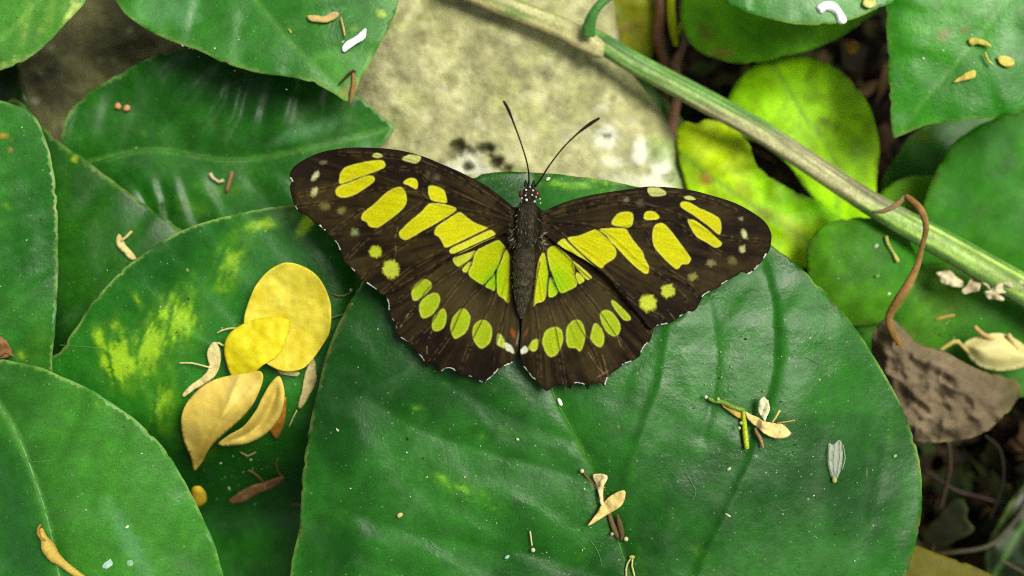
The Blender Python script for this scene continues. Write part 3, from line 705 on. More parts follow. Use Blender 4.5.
# top middle undergrowth
K1_out = [(535, -40), (548, 0), (562, 20), (580, 30), (594, 22), (596, -10), (580, -50)]
K1_sh = LeafShape(-4.0, (570, 0), (0, .1), (.2, 40), None, nz=.2, nsc=20, seed=181)
leaf(K1_out, K1_sh, leaf_colour(K1_sh, srgb(170, 160, 20), srgb(205, 190, 30), seed=183, edgec=.1), 'withered yellow leaf above the stalk joint', M_lime, 4)
K2_out = [(585, -40), (592, 10), (606, 42), (630, 62), (650, 60), (660, 30), (662, -10), (640, -50)]
K2_sh = LeafShape(-5.0, (625, 10), (0, .05), (.3, 50), [(590, -40), (620, 10), (650, 60)], .05, .05, .8, 30, 0, .25, 25, seed=185)
leaf(K2_out, K2_sh, leaf_colour(K2_sh, srgb(120, 150, 15), srgb(195, 190, 30), seed=187, mott=.9, stains_and_tones=[(605, 12, 20, 6, 30, .7, srgb(70, 50, 15)), (625, 30, 24, 5, -15, .6, srgb(150, 120, 50))]), 'mottled olive leaf behind the stalk at the top edge', M_lime, 4)
K3_out = [(600, 40), (640, 70), (665, 100), (690, 130), (700, 160), (690, 230), (655, 230), (640, 120)]
K3_sh = LeafShape(-6.0, (660, 120), (0, 0), (.2, 60), [(600, 50), (660, 110), (690, 220)], .05, .04, .8, 30, 0, .2, 30, seed=189)
leaf(K3_out, K3_sh, leaf_colour(K3_sh, srgb(38, 80, 20), srgb(60, 110, 28), seed=190), 'dark narrow leaf in the gap right of the stone', M_leafd, 5)
K4_out = [(890, 540), (915, 545), (945, 556), (985, 572), (1040, 610), (1000, 680), (900, 680), (870, 600)]
K4_sh = LeafShape(-2.6, (950, 600), (0, 0), (.3, 80), None, nz=.1, nsc=40, seed=191)
leaf(K4_out, K4_sh, leaf_colour(K4_sh, srgb(98, 96, 8), srgb(125, 118, 14), seed=193, edgec=.1, mott=.2), 'olive yellow leaf tip at the bottom right beside the big leaf', M_lime, 4)
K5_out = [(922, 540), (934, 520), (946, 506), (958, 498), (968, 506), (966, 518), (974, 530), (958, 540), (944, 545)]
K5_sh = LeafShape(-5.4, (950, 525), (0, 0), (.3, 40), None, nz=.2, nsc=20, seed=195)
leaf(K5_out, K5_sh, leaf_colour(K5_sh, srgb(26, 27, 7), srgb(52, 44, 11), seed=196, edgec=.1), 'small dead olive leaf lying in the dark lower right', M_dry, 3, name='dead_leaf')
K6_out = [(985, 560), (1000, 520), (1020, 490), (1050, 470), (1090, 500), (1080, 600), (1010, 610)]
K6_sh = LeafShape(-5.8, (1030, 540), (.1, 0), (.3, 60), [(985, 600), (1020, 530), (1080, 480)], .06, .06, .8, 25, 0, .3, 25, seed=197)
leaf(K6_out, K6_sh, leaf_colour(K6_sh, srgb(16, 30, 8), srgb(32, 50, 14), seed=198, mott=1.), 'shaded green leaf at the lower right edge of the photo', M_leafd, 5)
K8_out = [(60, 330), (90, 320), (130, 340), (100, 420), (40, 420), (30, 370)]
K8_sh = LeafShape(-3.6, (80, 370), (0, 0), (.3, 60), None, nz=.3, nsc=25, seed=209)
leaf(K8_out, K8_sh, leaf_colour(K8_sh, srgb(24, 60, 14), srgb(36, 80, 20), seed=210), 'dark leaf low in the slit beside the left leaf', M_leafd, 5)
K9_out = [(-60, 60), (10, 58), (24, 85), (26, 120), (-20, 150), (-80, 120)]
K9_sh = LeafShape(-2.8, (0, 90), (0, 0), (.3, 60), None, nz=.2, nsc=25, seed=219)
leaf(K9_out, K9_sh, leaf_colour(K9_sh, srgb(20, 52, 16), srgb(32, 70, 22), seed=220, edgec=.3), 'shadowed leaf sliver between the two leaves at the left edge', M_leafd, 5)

# ------------------------------------------------------------------ stalk crossing the upper right
def make_stalk():
    root = empty('plant_stalk', 760, 130, -3.2)
    tag(root, 'long ribbed half-dry stalk slanting across the upper right', 'stalk')
    def seg(name, pts, rads, z, cfun, seed, n=28):
        v, f, uv = tube([(x, y, zz) for (x, y), zz in zip(pts, z)], rads, n, .32, step=5)
        a = uv[:, 1] * 2 * math.pi; c = cfun(uv[:, 0], np.cos(a), np.sin(a))
        return link_mesh(name, v, f, M_stem, root, c)
    def c1(u, s, t):      # s: -1..1 across
        st = fbm(u * 4, s * 9 + 20, 301, 3)[:, None]; b_ = fbm(u * 16, s * 3, 305)[:, None]
        c = srgb(130, 130, 70) * (1 - st) + srgb(190, 185, 130) * st
        g = (ss(.45, .62, fbm(u * 5 + 3, s * 2, 307, 3)) * ss(.75, .2, u))[:, None]
        c = c * (1 - g) + srgb(75, 115, 35) * g
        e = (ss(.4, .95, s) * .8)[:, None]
        c = c * (1 - e) + srgb(80, 68, 40) * e  # underside shade of the sheath painted along its lower edge
        return c * (.75 + .5 * b_)
    def c2(u, s, t):
        st = fbm(u * 3, s * 12 + 10, 311, 3)[:, None]; b_ = fbm(u * 40, s * 6, 315)[:, None]
        st = ss(.35, .65, st)
        green = srgb(40, 95, 26) * (1 - st) + srgb(104, 146, 60) * st
        dry = srgb(98, 102, 58) * (1 - st) + srgb(168, 164, 118) * st
        tl = fbm(u * 7, s * 1.5, 318, 3)
        m_ = ss(-.05, .08, u - .36 + .25 * (tl - .5) + .12 * s)
        m2 = ss(.63, .70, u + .05 * s)
        m_ = (m_ * (1 - m2))[:, None]
        c = green * (1 - m_) + dry * m_
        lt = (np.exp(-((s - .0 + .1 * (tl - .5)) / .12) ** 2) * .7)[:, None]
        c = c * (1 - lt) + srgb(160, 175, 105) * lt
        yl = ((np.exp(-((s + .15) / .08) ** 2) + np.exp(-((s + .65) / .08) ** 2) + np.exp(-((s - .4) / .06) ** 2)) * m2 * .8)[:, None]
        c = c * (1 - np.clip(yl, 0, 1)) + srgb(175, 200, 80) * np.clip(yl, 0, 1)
        e = (ss(.5, .95, s) * .75)[:, None]; c = c * (1 - e) + srgb(60, 68, 28) * e  # lower edge coloured darker as painted underside shade
        fine = fbm(u * 14, s * 26 + 40, 331, 2)[:, None]; c = c * (.45 + 1.1 * fine)
        return c * (.72 + .55 * b_)
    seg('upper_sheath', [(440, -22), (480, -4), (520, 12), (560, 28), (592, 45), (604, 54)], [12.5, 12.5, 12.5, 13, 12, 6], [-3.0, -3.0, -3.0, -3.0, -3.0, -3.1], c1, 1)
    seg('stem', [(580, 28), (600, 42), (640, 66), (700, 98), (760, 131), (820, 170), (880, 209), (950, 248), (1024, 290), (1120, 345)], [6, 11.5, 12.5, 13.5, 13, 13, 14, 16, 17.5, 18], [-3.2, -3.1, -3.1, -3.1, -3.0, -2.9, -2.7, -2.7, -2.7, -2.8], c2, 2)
    v, f, uv = tube([(588, 36, -2.75), (590, 22, -2.6), (597, 8, -2.5), (612, -6, -2.5), (640, -25, -2.6)], [8, 6.5, 5, 5, 5], 10, .6, step=4)
    link_mesh('side_shoot', v, f, M_stem, root, srgb(60, 115, 45) * (.7 + .6 * fbm(uv[:, 0] * 20, uv[:, 1] * 4, 9)[:, None]))
make_stalk()

# brown stems in the gap, lime forked shoot
def stem_thing(name, cat, label, path, rad, col, group=None, mat=M_stem, step=5, n=10):
    o = tube_obj(name, path, rad, col, mat, None, n=n, step=step, seed=random.randint(0, 99)); return tag(o, label, cat, group)
root = empty('young_shoot', 675, 20, -4.2); tag(root, 'forked lime green shoot at the top edge above the stalk', 'shoot')
tube_obj('stem', [(672, -25, -4.0), (671, 5, -4.1), (673, 28, -4.3), (676, 45, -4.6)], [5, 5, 5, 3.5], srgb(190, 205, 20), M_lime, root)
tube_obj('branch', [(712, -20, -4.0), (698, 4, -4.1), (684, 22, -4.25), (675, 36, -4.5)], [4, 4, 4, 3], srgb(185, 195, 60), M_lime, root)
stem_thing('woody_stem', 'stem', 'knobbly brown stem beside the forked lime shoot', [(655, -30, -4.8), (660, 10, -4.9), (658, 35, -5.), (664, 60, -5.2), (672, 80, -5.4)], [5, 6, 7, 6, 5], srgb(120, 85, 55))
stem_thing('woody_stem', 'stem', 'pinkish brown stem under the lime shoot passing behind the stalk', [(690, 20, -4.6), (684, 45, -4.8), (676, 65, -5.), (678, 90, -5.4), (672, 130, -5.8), (676, 180, -6.2)], [3, 4, 6, 6, 7, 6], srgb(125, 92, 72))
stem_thing('woody_stem', 'stem', 'thin brown stem running down the gap right of the stone', [(668, 60, -6.), (664, 110, -6.4), (668, 150, -6.6), (660, 200, -6.8)], [5, 6, 5, 5], srgb(85, 60, 38))
# twigs in the lower right dark
tw = 'twigs lying in the dark lower right'
for lab, pth, rd, cc in (
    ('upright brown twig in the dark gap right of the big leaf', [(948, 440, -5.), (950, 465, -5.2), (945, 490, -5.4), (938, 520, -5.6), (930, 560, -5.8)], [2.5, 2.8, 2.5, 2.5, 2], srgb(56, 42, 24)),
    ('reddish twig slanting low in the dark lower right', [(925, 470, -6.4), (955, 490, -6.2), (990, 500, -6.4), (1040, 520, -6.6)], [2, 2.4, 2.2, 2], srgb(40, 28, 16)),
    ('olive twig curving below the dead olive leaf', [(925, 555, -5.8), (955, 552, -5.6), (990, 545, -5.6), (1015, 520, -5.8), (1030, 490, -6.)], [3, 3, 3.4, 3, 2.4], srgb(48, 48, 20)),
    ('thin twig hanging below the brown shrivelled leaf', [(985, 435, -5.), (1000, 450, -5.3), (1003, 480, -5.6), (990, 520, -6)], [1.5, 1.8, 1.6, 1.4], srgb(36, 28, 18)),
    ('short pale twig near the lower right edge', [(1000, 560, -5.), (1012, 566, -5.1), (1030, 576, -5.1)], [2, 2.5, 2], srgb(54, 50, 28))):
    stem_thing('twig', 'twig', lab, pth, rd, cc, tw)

# ------------------------------------------------------------------ brown shrivelled leaf
def make_brown():
    root = empty('shrivelled_leaf', 940, 390, -2.0)
    tag(root, 'brown shrivelled leaf with a curled stem at the right', 'dead leaf')
    out = [(872, 340), (878, 325), (890, 318), (903, 328), (918, 343), (940, 349), (960, 360), (982, 371), (1002, 376), (1016, 380), (1021, 390), (1016, 402), (1009, 412), (998, 422), (985, 433), (962, 440), (935, 443), (908, 441), (890, 420), (874, 370)]
    mid = np.array([(888, 325), (915, 365), (950, 400), (985, 420)], float)
    def zf(x, y, D):
        x = np.asarray(x, float)
        t = (x - 890) * .8 + (y - 330) * .6; s_ = (x - 890) * -.6 + (y - 330) * .8
        rg = lambda a, b, sd: 1 - np.abs(2 * fbm(a, b, sd, 3) - 1)
        cr_ = .42 * rg(t / 55, s_ / 26, 405) + .16 * rg(x / 17, y / 17, 433) + .05 * rg(x / 6, y / 6, 437)
        return -2.5 + cr_ + .3 * (fbm(x / 40, y / 40, 409, 2) - .5) - .45 * ss(16, 0, D) + .22 * np.exp(-(s_ / 8) ** 2) - .5 * ss(950, 1020, x)
    def cf(x, y, D):
        a = fbm(x / 30, y / 30, 411, 5)[:, None]; t = (x - 890) * .8 + (y - 330) * .6; s_ = (x - 890) * -.6 + (y - 330) * .8
        b_ = fbm(t / 60, s_ / 6, 412, 3)[:, None]
        c = srgb(78, 66, 46) * (1 - a) + srgb(142, 126, 98) * a; c = c * (.9 + .2 * b_)
        g = (ss(990, 1015, x) * .5)[:, None]; c = c * (1 - g) + srgb(95, 100, 50) * g
        d = (ss(930, 990, x) * ss(430, 380, y) * .35)[:, None]; c = c * (1 - d) + srgb(60, 48, 36) * d
        e = (np.exp(-(D / 3) ** 2) * .4)[:, None]; return c * (1 - e) + srgb(120, 110, 60) * e
    sheet('blade', rough_edge(out, 2.5, (), 77), zf, cf, M_dry, root, 2.4, raw=True)
    p = [(905, 352, -1.95), (893, 333, -1.75), (889, 318, -1.65), (897, 302, -1.5), (908, 285, -1.4), (917, 266, -1.35), (922, 247, -1.35), (926, 228, -1.4), (922, 212, -1.5), (912, 201, -1.6), (905, 196, -1.7)]
    v, f, uv = tube(p, [3, 4.5, 4.4, 5, 5, 3.6, 2.8, 3.2, 4, 4, 2.8], 12, .8, step=3)
    nz = fbm(uv[:, 0] * 30, uv[:, 1] * 6, 8)[:, None]; mk = fbm(uv[:, 0] * 9, uv[:, 1] * 2, 18)[:, None]
    c = srgb(92, 66, 30) * (1 - mk) + srgb(168, 132, 74) * mk
    link_mesh('stem', v, f, M_dry, root, c * (.6 + .8 * nz))
    v, f, uv = tube([(905, 197, -1.7), (896, 205, -1.75), (884, 211, -1.85), (872, 212, -2.0)], [3, 3, 2.5, 1.5], 8, .7, step=3)
    link_mesh('stem_tip', v, f, M_dry, root, np.tile(srgb(150, 130, 90), (len(v), 1)))
make_brown()

# ------------------------------------------------------------------ litter helpers
def bitz(shape, lift=.02, curl=.0, seed=0, amp=.04, sc=10, c=None, cr=20):
    def f(x, y, D):
        z = shape(x, y) + lift + amp * (fbm(np.asarray(x) / sc, np.asarray(y) / sc, seed, 3) - .2)
        if c is not None: z = z + curl * ((x - c[0]) ** 2 + (y - c[1]) ** 2) / cr ** 2
        return z
    return f
def bitc(a, b_, seed=0, sc=8, vein=None, spots=0, vc=None):
    a = np.asarray(a); b_ = np.asarray(b_)
    def f(x, y, D):
        n_ = fbm(x / sc, y / sc, seed, 4)[:, None]; c = a * (1 - n_) + b_ * n_
        if vein is not None:
            d, U, V = pdist(np.stack([x, y], 1), vein)
            k = (np.exp(-(d / 1.2) ** 2) * .2)[:, None]; c = c * (1 - k) + (vc if vc is not None else b_ * 1.15) * k
            s = np.cos((U - .9 * d) / 1.6) * .015; c = c * (1 + s[:, None])
        if spots:
            k = (ss(.90, .95, vnoise(x / 2.2, y / 2.2, seed + 9)) * spots)[:, None]; c = c * (1 - k) + srgb(150, 95, 20) * k
        return c
    return f

# petals on the streaked leaf
G_pet = 'fallen petals on the streaked leaf'
pz1 = bitz(B_sh, .10, .42, 1, .16, 20, (285, 320), 60)
o = sheet('petal', [(285.5, 263), (270, 270), (257, 284), (249, 301), (244, 320), (247, 340), (256, 354), (269, 365), (285, 371), (301, 369), (312, 360), (321, 347), (329, 333), (331, 316), (329, 298), (318, 277), (302, 266)],
          pz1, bitc(srgb(204, 184, 4), srgb(236, 228, 88), 501, 20, [(288, 266), (290, 310), (286, 368)], .25), M_petal, None, 2.2, thick=.015)
tag(o, 'large round yellow petal, the topmost of the heap', 'petal', G_pet)
pz2 = bitz(B_sh, .42, -.3, 2, .12, 16, (255, 350), 45)
o = sheet('petal', [(289, 320), (276, 317), (262, 318), (247, 322), (233, 330), (226, 339), (224, 350), (226, 362), (231, 376), (238, 386), (250, 378), (262, 366), (276, 357), (284, 345), (289, 332)],
          lambda x, y, D: pz2(x, y, D) + .12 * ss(250, 285, np.asarray(x)) , bitc(srgb(206, 190, 4), srgb(232, 224, 40), 503, 20, [(238, 384), (255, 352), (287, 322)], .15), M_petal, None, 2.2, thick=.015)
tag(o, 'smaller folded yellow petal overlapping the large round one', 'petal', G_pet)
pz3 = bitz(B_sh, .22, .0, 3, .16, 26)
def pz3f(x, y, D):
    x = np.asarray(x, float); y = np.asarray(y, float); s_ = (x - 190) * .8 + (y - 460) * .55
    q = (x - 225) * .72 + (y - 420) * .69
    return pz3(x, y, D) + .22 * np.exp(-((q) / 16) ** 2) - .12 * np.exp(-np.abs((x - 196) * .66 + (y - 468) * .75 + 2) / 5) + .14 * np.exp(-np.abs((x - 215) * .72 + (y - 408) * .3 - 8) / 7) + .1
o = sheet('petal', [(181, 423), (184, 408), (192, 396), (203, 386), (216, 379), (233, 375), (248, 373), (260, 371), (263, 379), (259, 392), (252, 406), (240, 420), (224, 434), (210, 448), (202, 462), (194, 472), (191, 458), (184, 442)],
          pz3f, bitc(srgb(206, 178, 56), srgb(238, 218, 122), 505, 30, [(196, 468), (212, 430), (236, 405), (258, 378)], .2, srgb(140, 108, 40)), M_petal, None, 2., thick=.015, sharp=(15,))
tag(o, 'crumpled tan petal with a pointed end, leftmost of the heap', 'petal', G_pet)
pz4 = bitz(B_sh, .12, .0, 4, .12, 22)
o = sheet('petal', [(279, 376), (284, 388), (284, 402), (279, 418), (268, 432), (252, 442), (234, 446), (218, 445), (228, 436), (243, 427), (255, 412), (262, 398), (270, 384)],
          lambda x, y, D: pz4(x, y, D) - .22 * ss(3, 13, D) + .24, bitc(srgb(208, 182, 60), srgb(240, 220, 124), 507, 30, [(222, 444), (252, 432), (272, 405), (279, 380)], .1), M_petal, None, 2., thick=.015)
tag(o, 'curved tan petal right of the crumpled one', 'petal', G_pet)
o = sheet('petal', [(286, 396), (286, 410), (284, 424), (277, 439), (271, 433), (268, 426), (276, 416), (281, 406)], bitz(B_sh, .08, 0, 5, .12, 8), bitc(srgb(150, 100, 30), srgb(196, 140, 50), 508, 8), M_petal, None, 2., thick=.03)
tag(o, 'small orange brown scrap at the lower right of the petal heap', 'petal', G_pet)
o = sheet('petal', [(192, 489), (200, 487), (206, 493), (206, 502), (199, 507), (192, 503)], lambda x, y, D: B_sh(x, y) + .9 + .1 * ss(0, 5, D), bitc(srgb(190, 160, 30), srgb(215, 190, 50), 509), M_petal, None, 2.)
tag(o, 'tiny yellow petal bit peeping from behind the lower left leaf', 'petal', G_pet)
# pale sepals
def sepal(outl, shape, label, a=srgb(190, 175, 110), b_=srgb(226, 214, 150), lift=.05, amp=.12, seed=1, group='pale dry flower bits', fil=(), name='dry_sepal', step=2., mat=None):
    mat = mat or M_dry
    cf = bitc(a, b_, seed, 6); zf = bitz(shape, lift, 0, seed, amp, 9)
    if not fil:
        return tag(sheet(name, outl, zf, cf, mat, None, step, thick=.025), label, 'flower bit', group)
    cx, cy = np.mean(outl, axis=0); root = empty(name, cx, cy, float(shape(cx, cy)[0])); tag(root, label, 'flower bit', group)
    sheet('sepal', outl, zf, cf, mat, root, step, thick=.025)
    for pth, r in fil:
        z = shape(np.array([p[0] for p in pth]), np.array([p[1] for p in pth])) + lift + .05
        tube_obj('filament', [(p[0], p[1], q) for p, q in zip(pth, z)], r, (np.asarray(a) + b_) / 2, mat, root, n=6, step=3)
    return root
sepal([(214, 342), (219, 347), (221, 356), (219, 368), (214, 377), (205, 384), (194, 390), (184, 397), (183, 393), (192, 384), (203, 376), (209, 367), (207, 355), (209, 347)], B_sh, 'bent pale sepal with filaments, left of the yellow petals', seed=11, lift=.08,
      fil=[([(179, 363), (192, 363), (204, 366), (212, 368)], .9), ([(217, 333), (225, 329), (236, 328)], .9), ([(214, 343), (219, 343), (224, 346)], 1.1)])
sepal([(313, 358), (316, 368), (316, 382), (309, 396), (301, 409), (298, 406), (302, 392), (304, 378), (307, 368)], B_sh, 'slim pale sepal at the lower right of the large yellow petal', seed=12, fil=[([(297, 410), (292, 420), (289, 427)], .8)])
sepal([(278, 368), (292, 371), (300, 372), (297, 376), (286, 375), (279, 373)], B_sh, 'little pale scrap under the edge of the large yellow petal', seed=13)
sepal([(228, 502), (238, 494), (250, 487), (264, 483), (281, 477), (284, 480), (272, 489), (258, 494), (246, 501), (234, 504)], B_sh, 'curled brown flower scrap in the shade below the tan petals', a=srgb(80, 52, 26), b_=srgb(150, 120, 75), seed=14, lift=.1,
      fil=[([(248, 470), (256, 474), (264, 483)], .9), ([(277, 459), (276, 466), (279, 474), (284, 476)], .8)])
for lab, pth in (('fine pale hair-like filament across the streaked leaf near the right edge', [(333, 294), (340, 296), (347, 295), (352, 290)]),
                 ('short pale filament at the edge of the big leaf beside the yellow petal', [(331, 318), (337, 316), (344, 314)]),
                 ('tiny dark filament above the brown flower scrap', [(240, 452), (248, 456), (256, 452)]),
                 ('thin filament at the big leaf edge below the tan petals', [(291, 505), (298, 504), (303, 506)])):
    z = B_sh(np.array([p[0] for p in pth]), np.array([p[1] for p in pth])) + .12
    tag(tube_obj('filament', [(p[0], p[1], q) for p, q in zip(pth, z)], .8, srgb(150, 130, 80), M_dry, None, n=6, step=3), lab, 'filament', 'pale dry flower bits')
bb = ball(351, 290, float(B_sh(351, 290)[0]) + .18, 1.6, srgb(225, 225, 205), 6)
tag(link_mesh('pale_seed', *bb[:2], M_dry, None, bb[2]), 'tiny white seed at the end of the filament by the big leaf edge', 'seed')

# flower sprig in the middle of the main leaf
root = empty('flower_sprig', 607, 505, 0); tag(root, 'dry flower sprig lying on the midrib of the big leaf', 'sprig')
def on(sh, pts, lift): 
    z = sh(np.array([p[0] for p in pts]), np.array([p[1] for p in pts])) + lift
    return [(p[0], p[1], q) for p, q in zip(pts, z)]
tube_obj('twig', on(A_sh, [(583, 472), (588, 478), (594, 484), (600, 492), (607, 508), (611, 520), (616, 532), (620, 540)], .06), [1.2, 1.5, 2.1, 1.8, 2, 2.6, 3.2, 1.6], srgb(104, 88, 54), M_dry, root, step=3)
tube_obj('twig', on(A_sh, [(617, 514), (620, 524), (622, 534), (621, 541)], .10), [1.6, 3.2, 2.6, 1.4], srgb(88, 74, 44), M_dry, root, step=3)
sheet('petal', [(593, 476), (599, 474), (607, 476), (607, 480), (604, 486), (603, 496), (604, 506), (601, 505), (599, 495), (596, 485)], bitz(A_sh, .12, 0, 21, .12, 8), bitc(srgb(205, 185, 130), srgb(232, 215, 160), 521, 6), M_dry, root, 1.6)
sheet('petal', [(624, 490), (625, 498), (621, 506), (612, 512), (602, 518), (594, 523), (588, 526), (592, 520), (598, 511), (604, 502), (612, 495)], bitz(A_sh, .14, 0, 22, .12, 9), bitc(srgb(205, 180, 105), srgb(228, 205, 135), 522, 6, [(589, 525), (608, 505), (623, 492)]), M_dry, root, 1.6)
for (x, y, r, c) in ((582, 471, 2.2, srgb(205, 200, 160)), (626, 539, 2.4, srgb(210, 200, 150)), (612, 534, 1.8, srgb(180, 170, 130))):
    b_ = ball(x, y, float(A_sh(x, y)[0]) + .09, r, c, 6); link_mesh('bud', b_[0], b_[1], M_dry, root, b_[2])
root = empty('flower_stamen', 630, 568, 0); tag(root, 'forked pale stamen at the bottom edge below the flower sprig', 'stamen')
for p_ in ([(631, 558), (627, 565), (626, 574), (628, 584)], [(633, 557), (632, 566), (635, 578)]):
    tube_obj('filament', on(A_sh, p_, .05), 1.0, srgb(190, 190, 120), M_dry, root, n=6, step=3)
b_ = ball(632, 557, float(A_sh(632, 557)[0]) + .07, 2.4, srgb(165, 175, 80), 6, (1.3, .8, .7)); link_mesh('anther', b_[0], b_[1], M_dry, root, b_[2])
root = empty('pale_seed', 532, 545, 0); tag(root, 'single pale seed with a thin tail left of the flower sprig', 'seed')
tube_obj('tail', on(A_sh, [(530, 531), (531, 538), (532, 546)], .05), .9, srgb(195, 185, 130), M_dry, root, n=6, step=3)
b_ = ball(533, 550, float(A_sh(533, 550)[0]) + .06, 2.3, srgb(205, 200, 160), 6); link_mesh('seed_head', b_[0], b_[1], M_dry, root, b_[2])

# sprig on the right of the main leaf
root = empty('flower_sprig', 748, 420, 0); tag(root, 'green-stemmed flower sprig lying on the right of the big leaf', 'sprig')
tube_obj('green_stem', on(A_sh, [(708, 398), (714, 401), (722, 402), (733, 407), (745, 411)], .10), [1.6, 2.4, 2.6, 2.4, 2.4], srgb(95, 125, 35), M_stem, root, step=3)
tube_obj('green_stem', on(A_sh, [(744, 411), (744, 420), (745, 432), (747, 449)], .12), [2.2, 2.6, 2.8, 2.6], srgb(150, 165, 20), M_stem, root, step=3)
sheet('bract', [(722, 405), (730, 406), (742, 412), (748, 418), (741, 419), (731, 413)], bitz(A_sh, .08, 0, 31, .08, 7), bitc(srgb(160, 130, 50), srgb(205, 178, 85), 531, 5), M_dry, root, 1.6)
sheet('petal', [(745, 412), (754, 416), (764, 421), (774, 423), (782, 424), (788, 429), (791, 434), (784, 438), (774, 438), (765, 434), (757, 427), (748, 419)], bitz(A_sh, .16, 0, 32, .12, 9), bitc(srgb(208, 185, 115), srgb(236, 215, 145), 532, 6, [(748, 415), (768, 427), (789, 433)]), M_dry, root, 1.6)
sheet('sepal', [(764, 397), (768, 402), (770, 409), (767, 416), (765, 421), (761, 416), (758, 410), (759, 402)], bitz(A_sh, .20, 0, 33, .1, 7), bitc(srgb(205, 205, 160), srgb(238, 235, 195), 533, 5), M_dry, root, 1.6)
tube_obj('filament', on(A_sh, [(780, 410), (776, 417), (772, 423)], .2), [1.6, 1, .9], srgb(200, 185, 100), M_dry, root, n=6, step=3)
tube_obj('filament', on(A_sh, [(795, 420), (786, 422), (777, 423)], .2), .8, srgb(180, 140, 80), M_dry, root, n=6, step=3)
tube_obj('stub', on(A_sh, [(755, 428), (758, 434), (761, 440), (763, 448)], .1), [1.8, 2.2, 1.6, 1.6], srgb(152, 126, 82), M_dry, root, step=3)
b_ = ball(706, 397, float(A_sh(706, 397)[0]) + .12, 1.8, srgb(215, 220, 190), 6); link_mesh('bud', b_[0], b_[1], M_dry, root, b_[2])
for (x, y) in ((741, 423), (739, 428), (718, 399)):
    b_ = ball(x, y, float(A_sh(x, y)[0]) + .18, 1.8, srgb(175, 190, 110), 5); link_mesh('bud', b_[0], b_[1], M_dry, root, b_[2])
# shed insect wing
def make_shed_wing():
    m, nt, b = new_mat('clear_membrane'); b.inputs['Base Color'].default_value = (.72, .75, .66, 1); b.inputs['Roughness'].default_value = .35
    tr = N(nt, 'ShaderNodeBsdfTransparent'); mx = N(nt, 'ShaderNodeMixShader', i_0=.78)
    nt.links.new(b.outputs[0], mx.inputs[1]); nt.links.new(tr.outputs[0], mx.inputs[2]); nt.links.new(mx.outputs[0], nt.nodes['Material Output'].inputs[0])
    root = empty('insect_wing', 836, 460, 0); tag(root, 'tiny translucent shed insect wing on the right of the big leaf', 'insect wing')
    sheet('membrane', [(829, 444), (833, 445), (836, 443), (839, 440), (842, 443), (843, 456), (841, 470), (836, 480), (832, 476), (829, 466)], bitz(A_sh, .04, 0, 41, .08, 6), bitc(srgb(200, 210, 190), srgb(230, 235, 215), 541), m, root, 1.6)
    for p_ in ([(830, 445), (829, 455), (830, 467), (834, 478)], [(835, 445), (834, 460), (835, 478)], [(840, 441), (840, 458), (837, 478)], [(843, 445), (845, 458), (842, 470)]):
        tube_obj('vein', on(A_sh, p_, .09), .5, srgb(160, 170, 135), M_dry, root, n=6, step=3)
    b_ = ball(834.5, 480, float(A_sh(834, 480)[0]) + .08, 2.6, srgb(170, 170, 100), 6, (1, 1.2, .7)); link_mesh('hinge', b_[0], b_[1], M_dry, root, b_[2])
make_shed_wing()
def crumb(sh, x, y, r, col, label, sq=(1.3, .8, .6), lift=.03, group='pale crumbs on the leaves', ang=.6):
    v, f, c = ball(0, 0, 0, r, col, 7, sq); v = v - v.mean(0)
    nn = 1 + .5 * (fbm(v[:, 0] * 9e3 + 50, v[:, 1] * 9e3 + 50, int(x)) - .5); v = v * nn[:, None]
    ca, sa = math.cos(ang), math.sin(ang); v[:, :2] = v[:, :2] @ np.array([[ca, sa], [-sa, ca]])
    v = v + P(x, y, float(sh(x, y)[0]) + lift)
    tag(link_mesh('crumb', v, f, M_dry, None, c), label, 'crumb', group)
crumb(A_sh, 560, 402, 3., srgb(235, 240, 225), 'white fleck just below the right hindwing', (.7, 1.5, .5), ang=.4)
crumb(A_sh, 400, 515, 2.8, srgb(205, 180, 120), 'tan crumb on the lower left of the big leaf')
crumb(A_sh, 729, 469, 1.8, srgb(190, 200, 150), 'small pale crumb below the green-stemmed sprig')
crumb(A_sh, 728, 515, 2., srgb(190, 205, 150), 'pale crumb midway between the sprig and the bottom edge', (1.8, .5, .4), ang=-.6)
crumb(A_sh, 507, 557, 2.2, srgb(150, 185, 170), 'grey-green crumb at the bottom of the big leaf')
crumb(A_sh, 548, 179, 2., srgb(215, 230, 200), 'white crumb just right of the antennae bases')
crumb(F_sh, 290, 31, 2., srgb(150, 180, 90), 'green crumb on the pale dusty leaf', (.6, 1.6, .5))
crumb(G_sh, 118, 106, 3.6, srgb(214, 150, 105), 'orange seed on the deep green ribbed leaf, left of a pair', (1, 1, .8), .08)
crumb(G_sh, 127, 108, 3.8, srgb(216, 158, 112), 'orange seed on the deep green ribbed leaf, right of a pair', (1.1, .9, .8), .08)
crumb(A_sh, 895, 456, 1.8, srgb(150, 190, 110), 'tiny green crumb near the right margin of the big leaf')
crumb(D_sh, 107, 564, 4.5, srgb(165, 195, 175), 'pale droplet stain on the lower left leaf, left of a pair', (1.3, 1, .12), .0)
crumb(D_sh, 130, 563, 3.5, srgb(130, 175, 130), 'pale droplet stain on the lower left leaf, right of a pair', (1, 1, .12), .0)
crumb(D_sh, 127, 527, 1.6, srgb(215, 225, 170), 'tiny pale crumb in the middle of the lower left leaf')

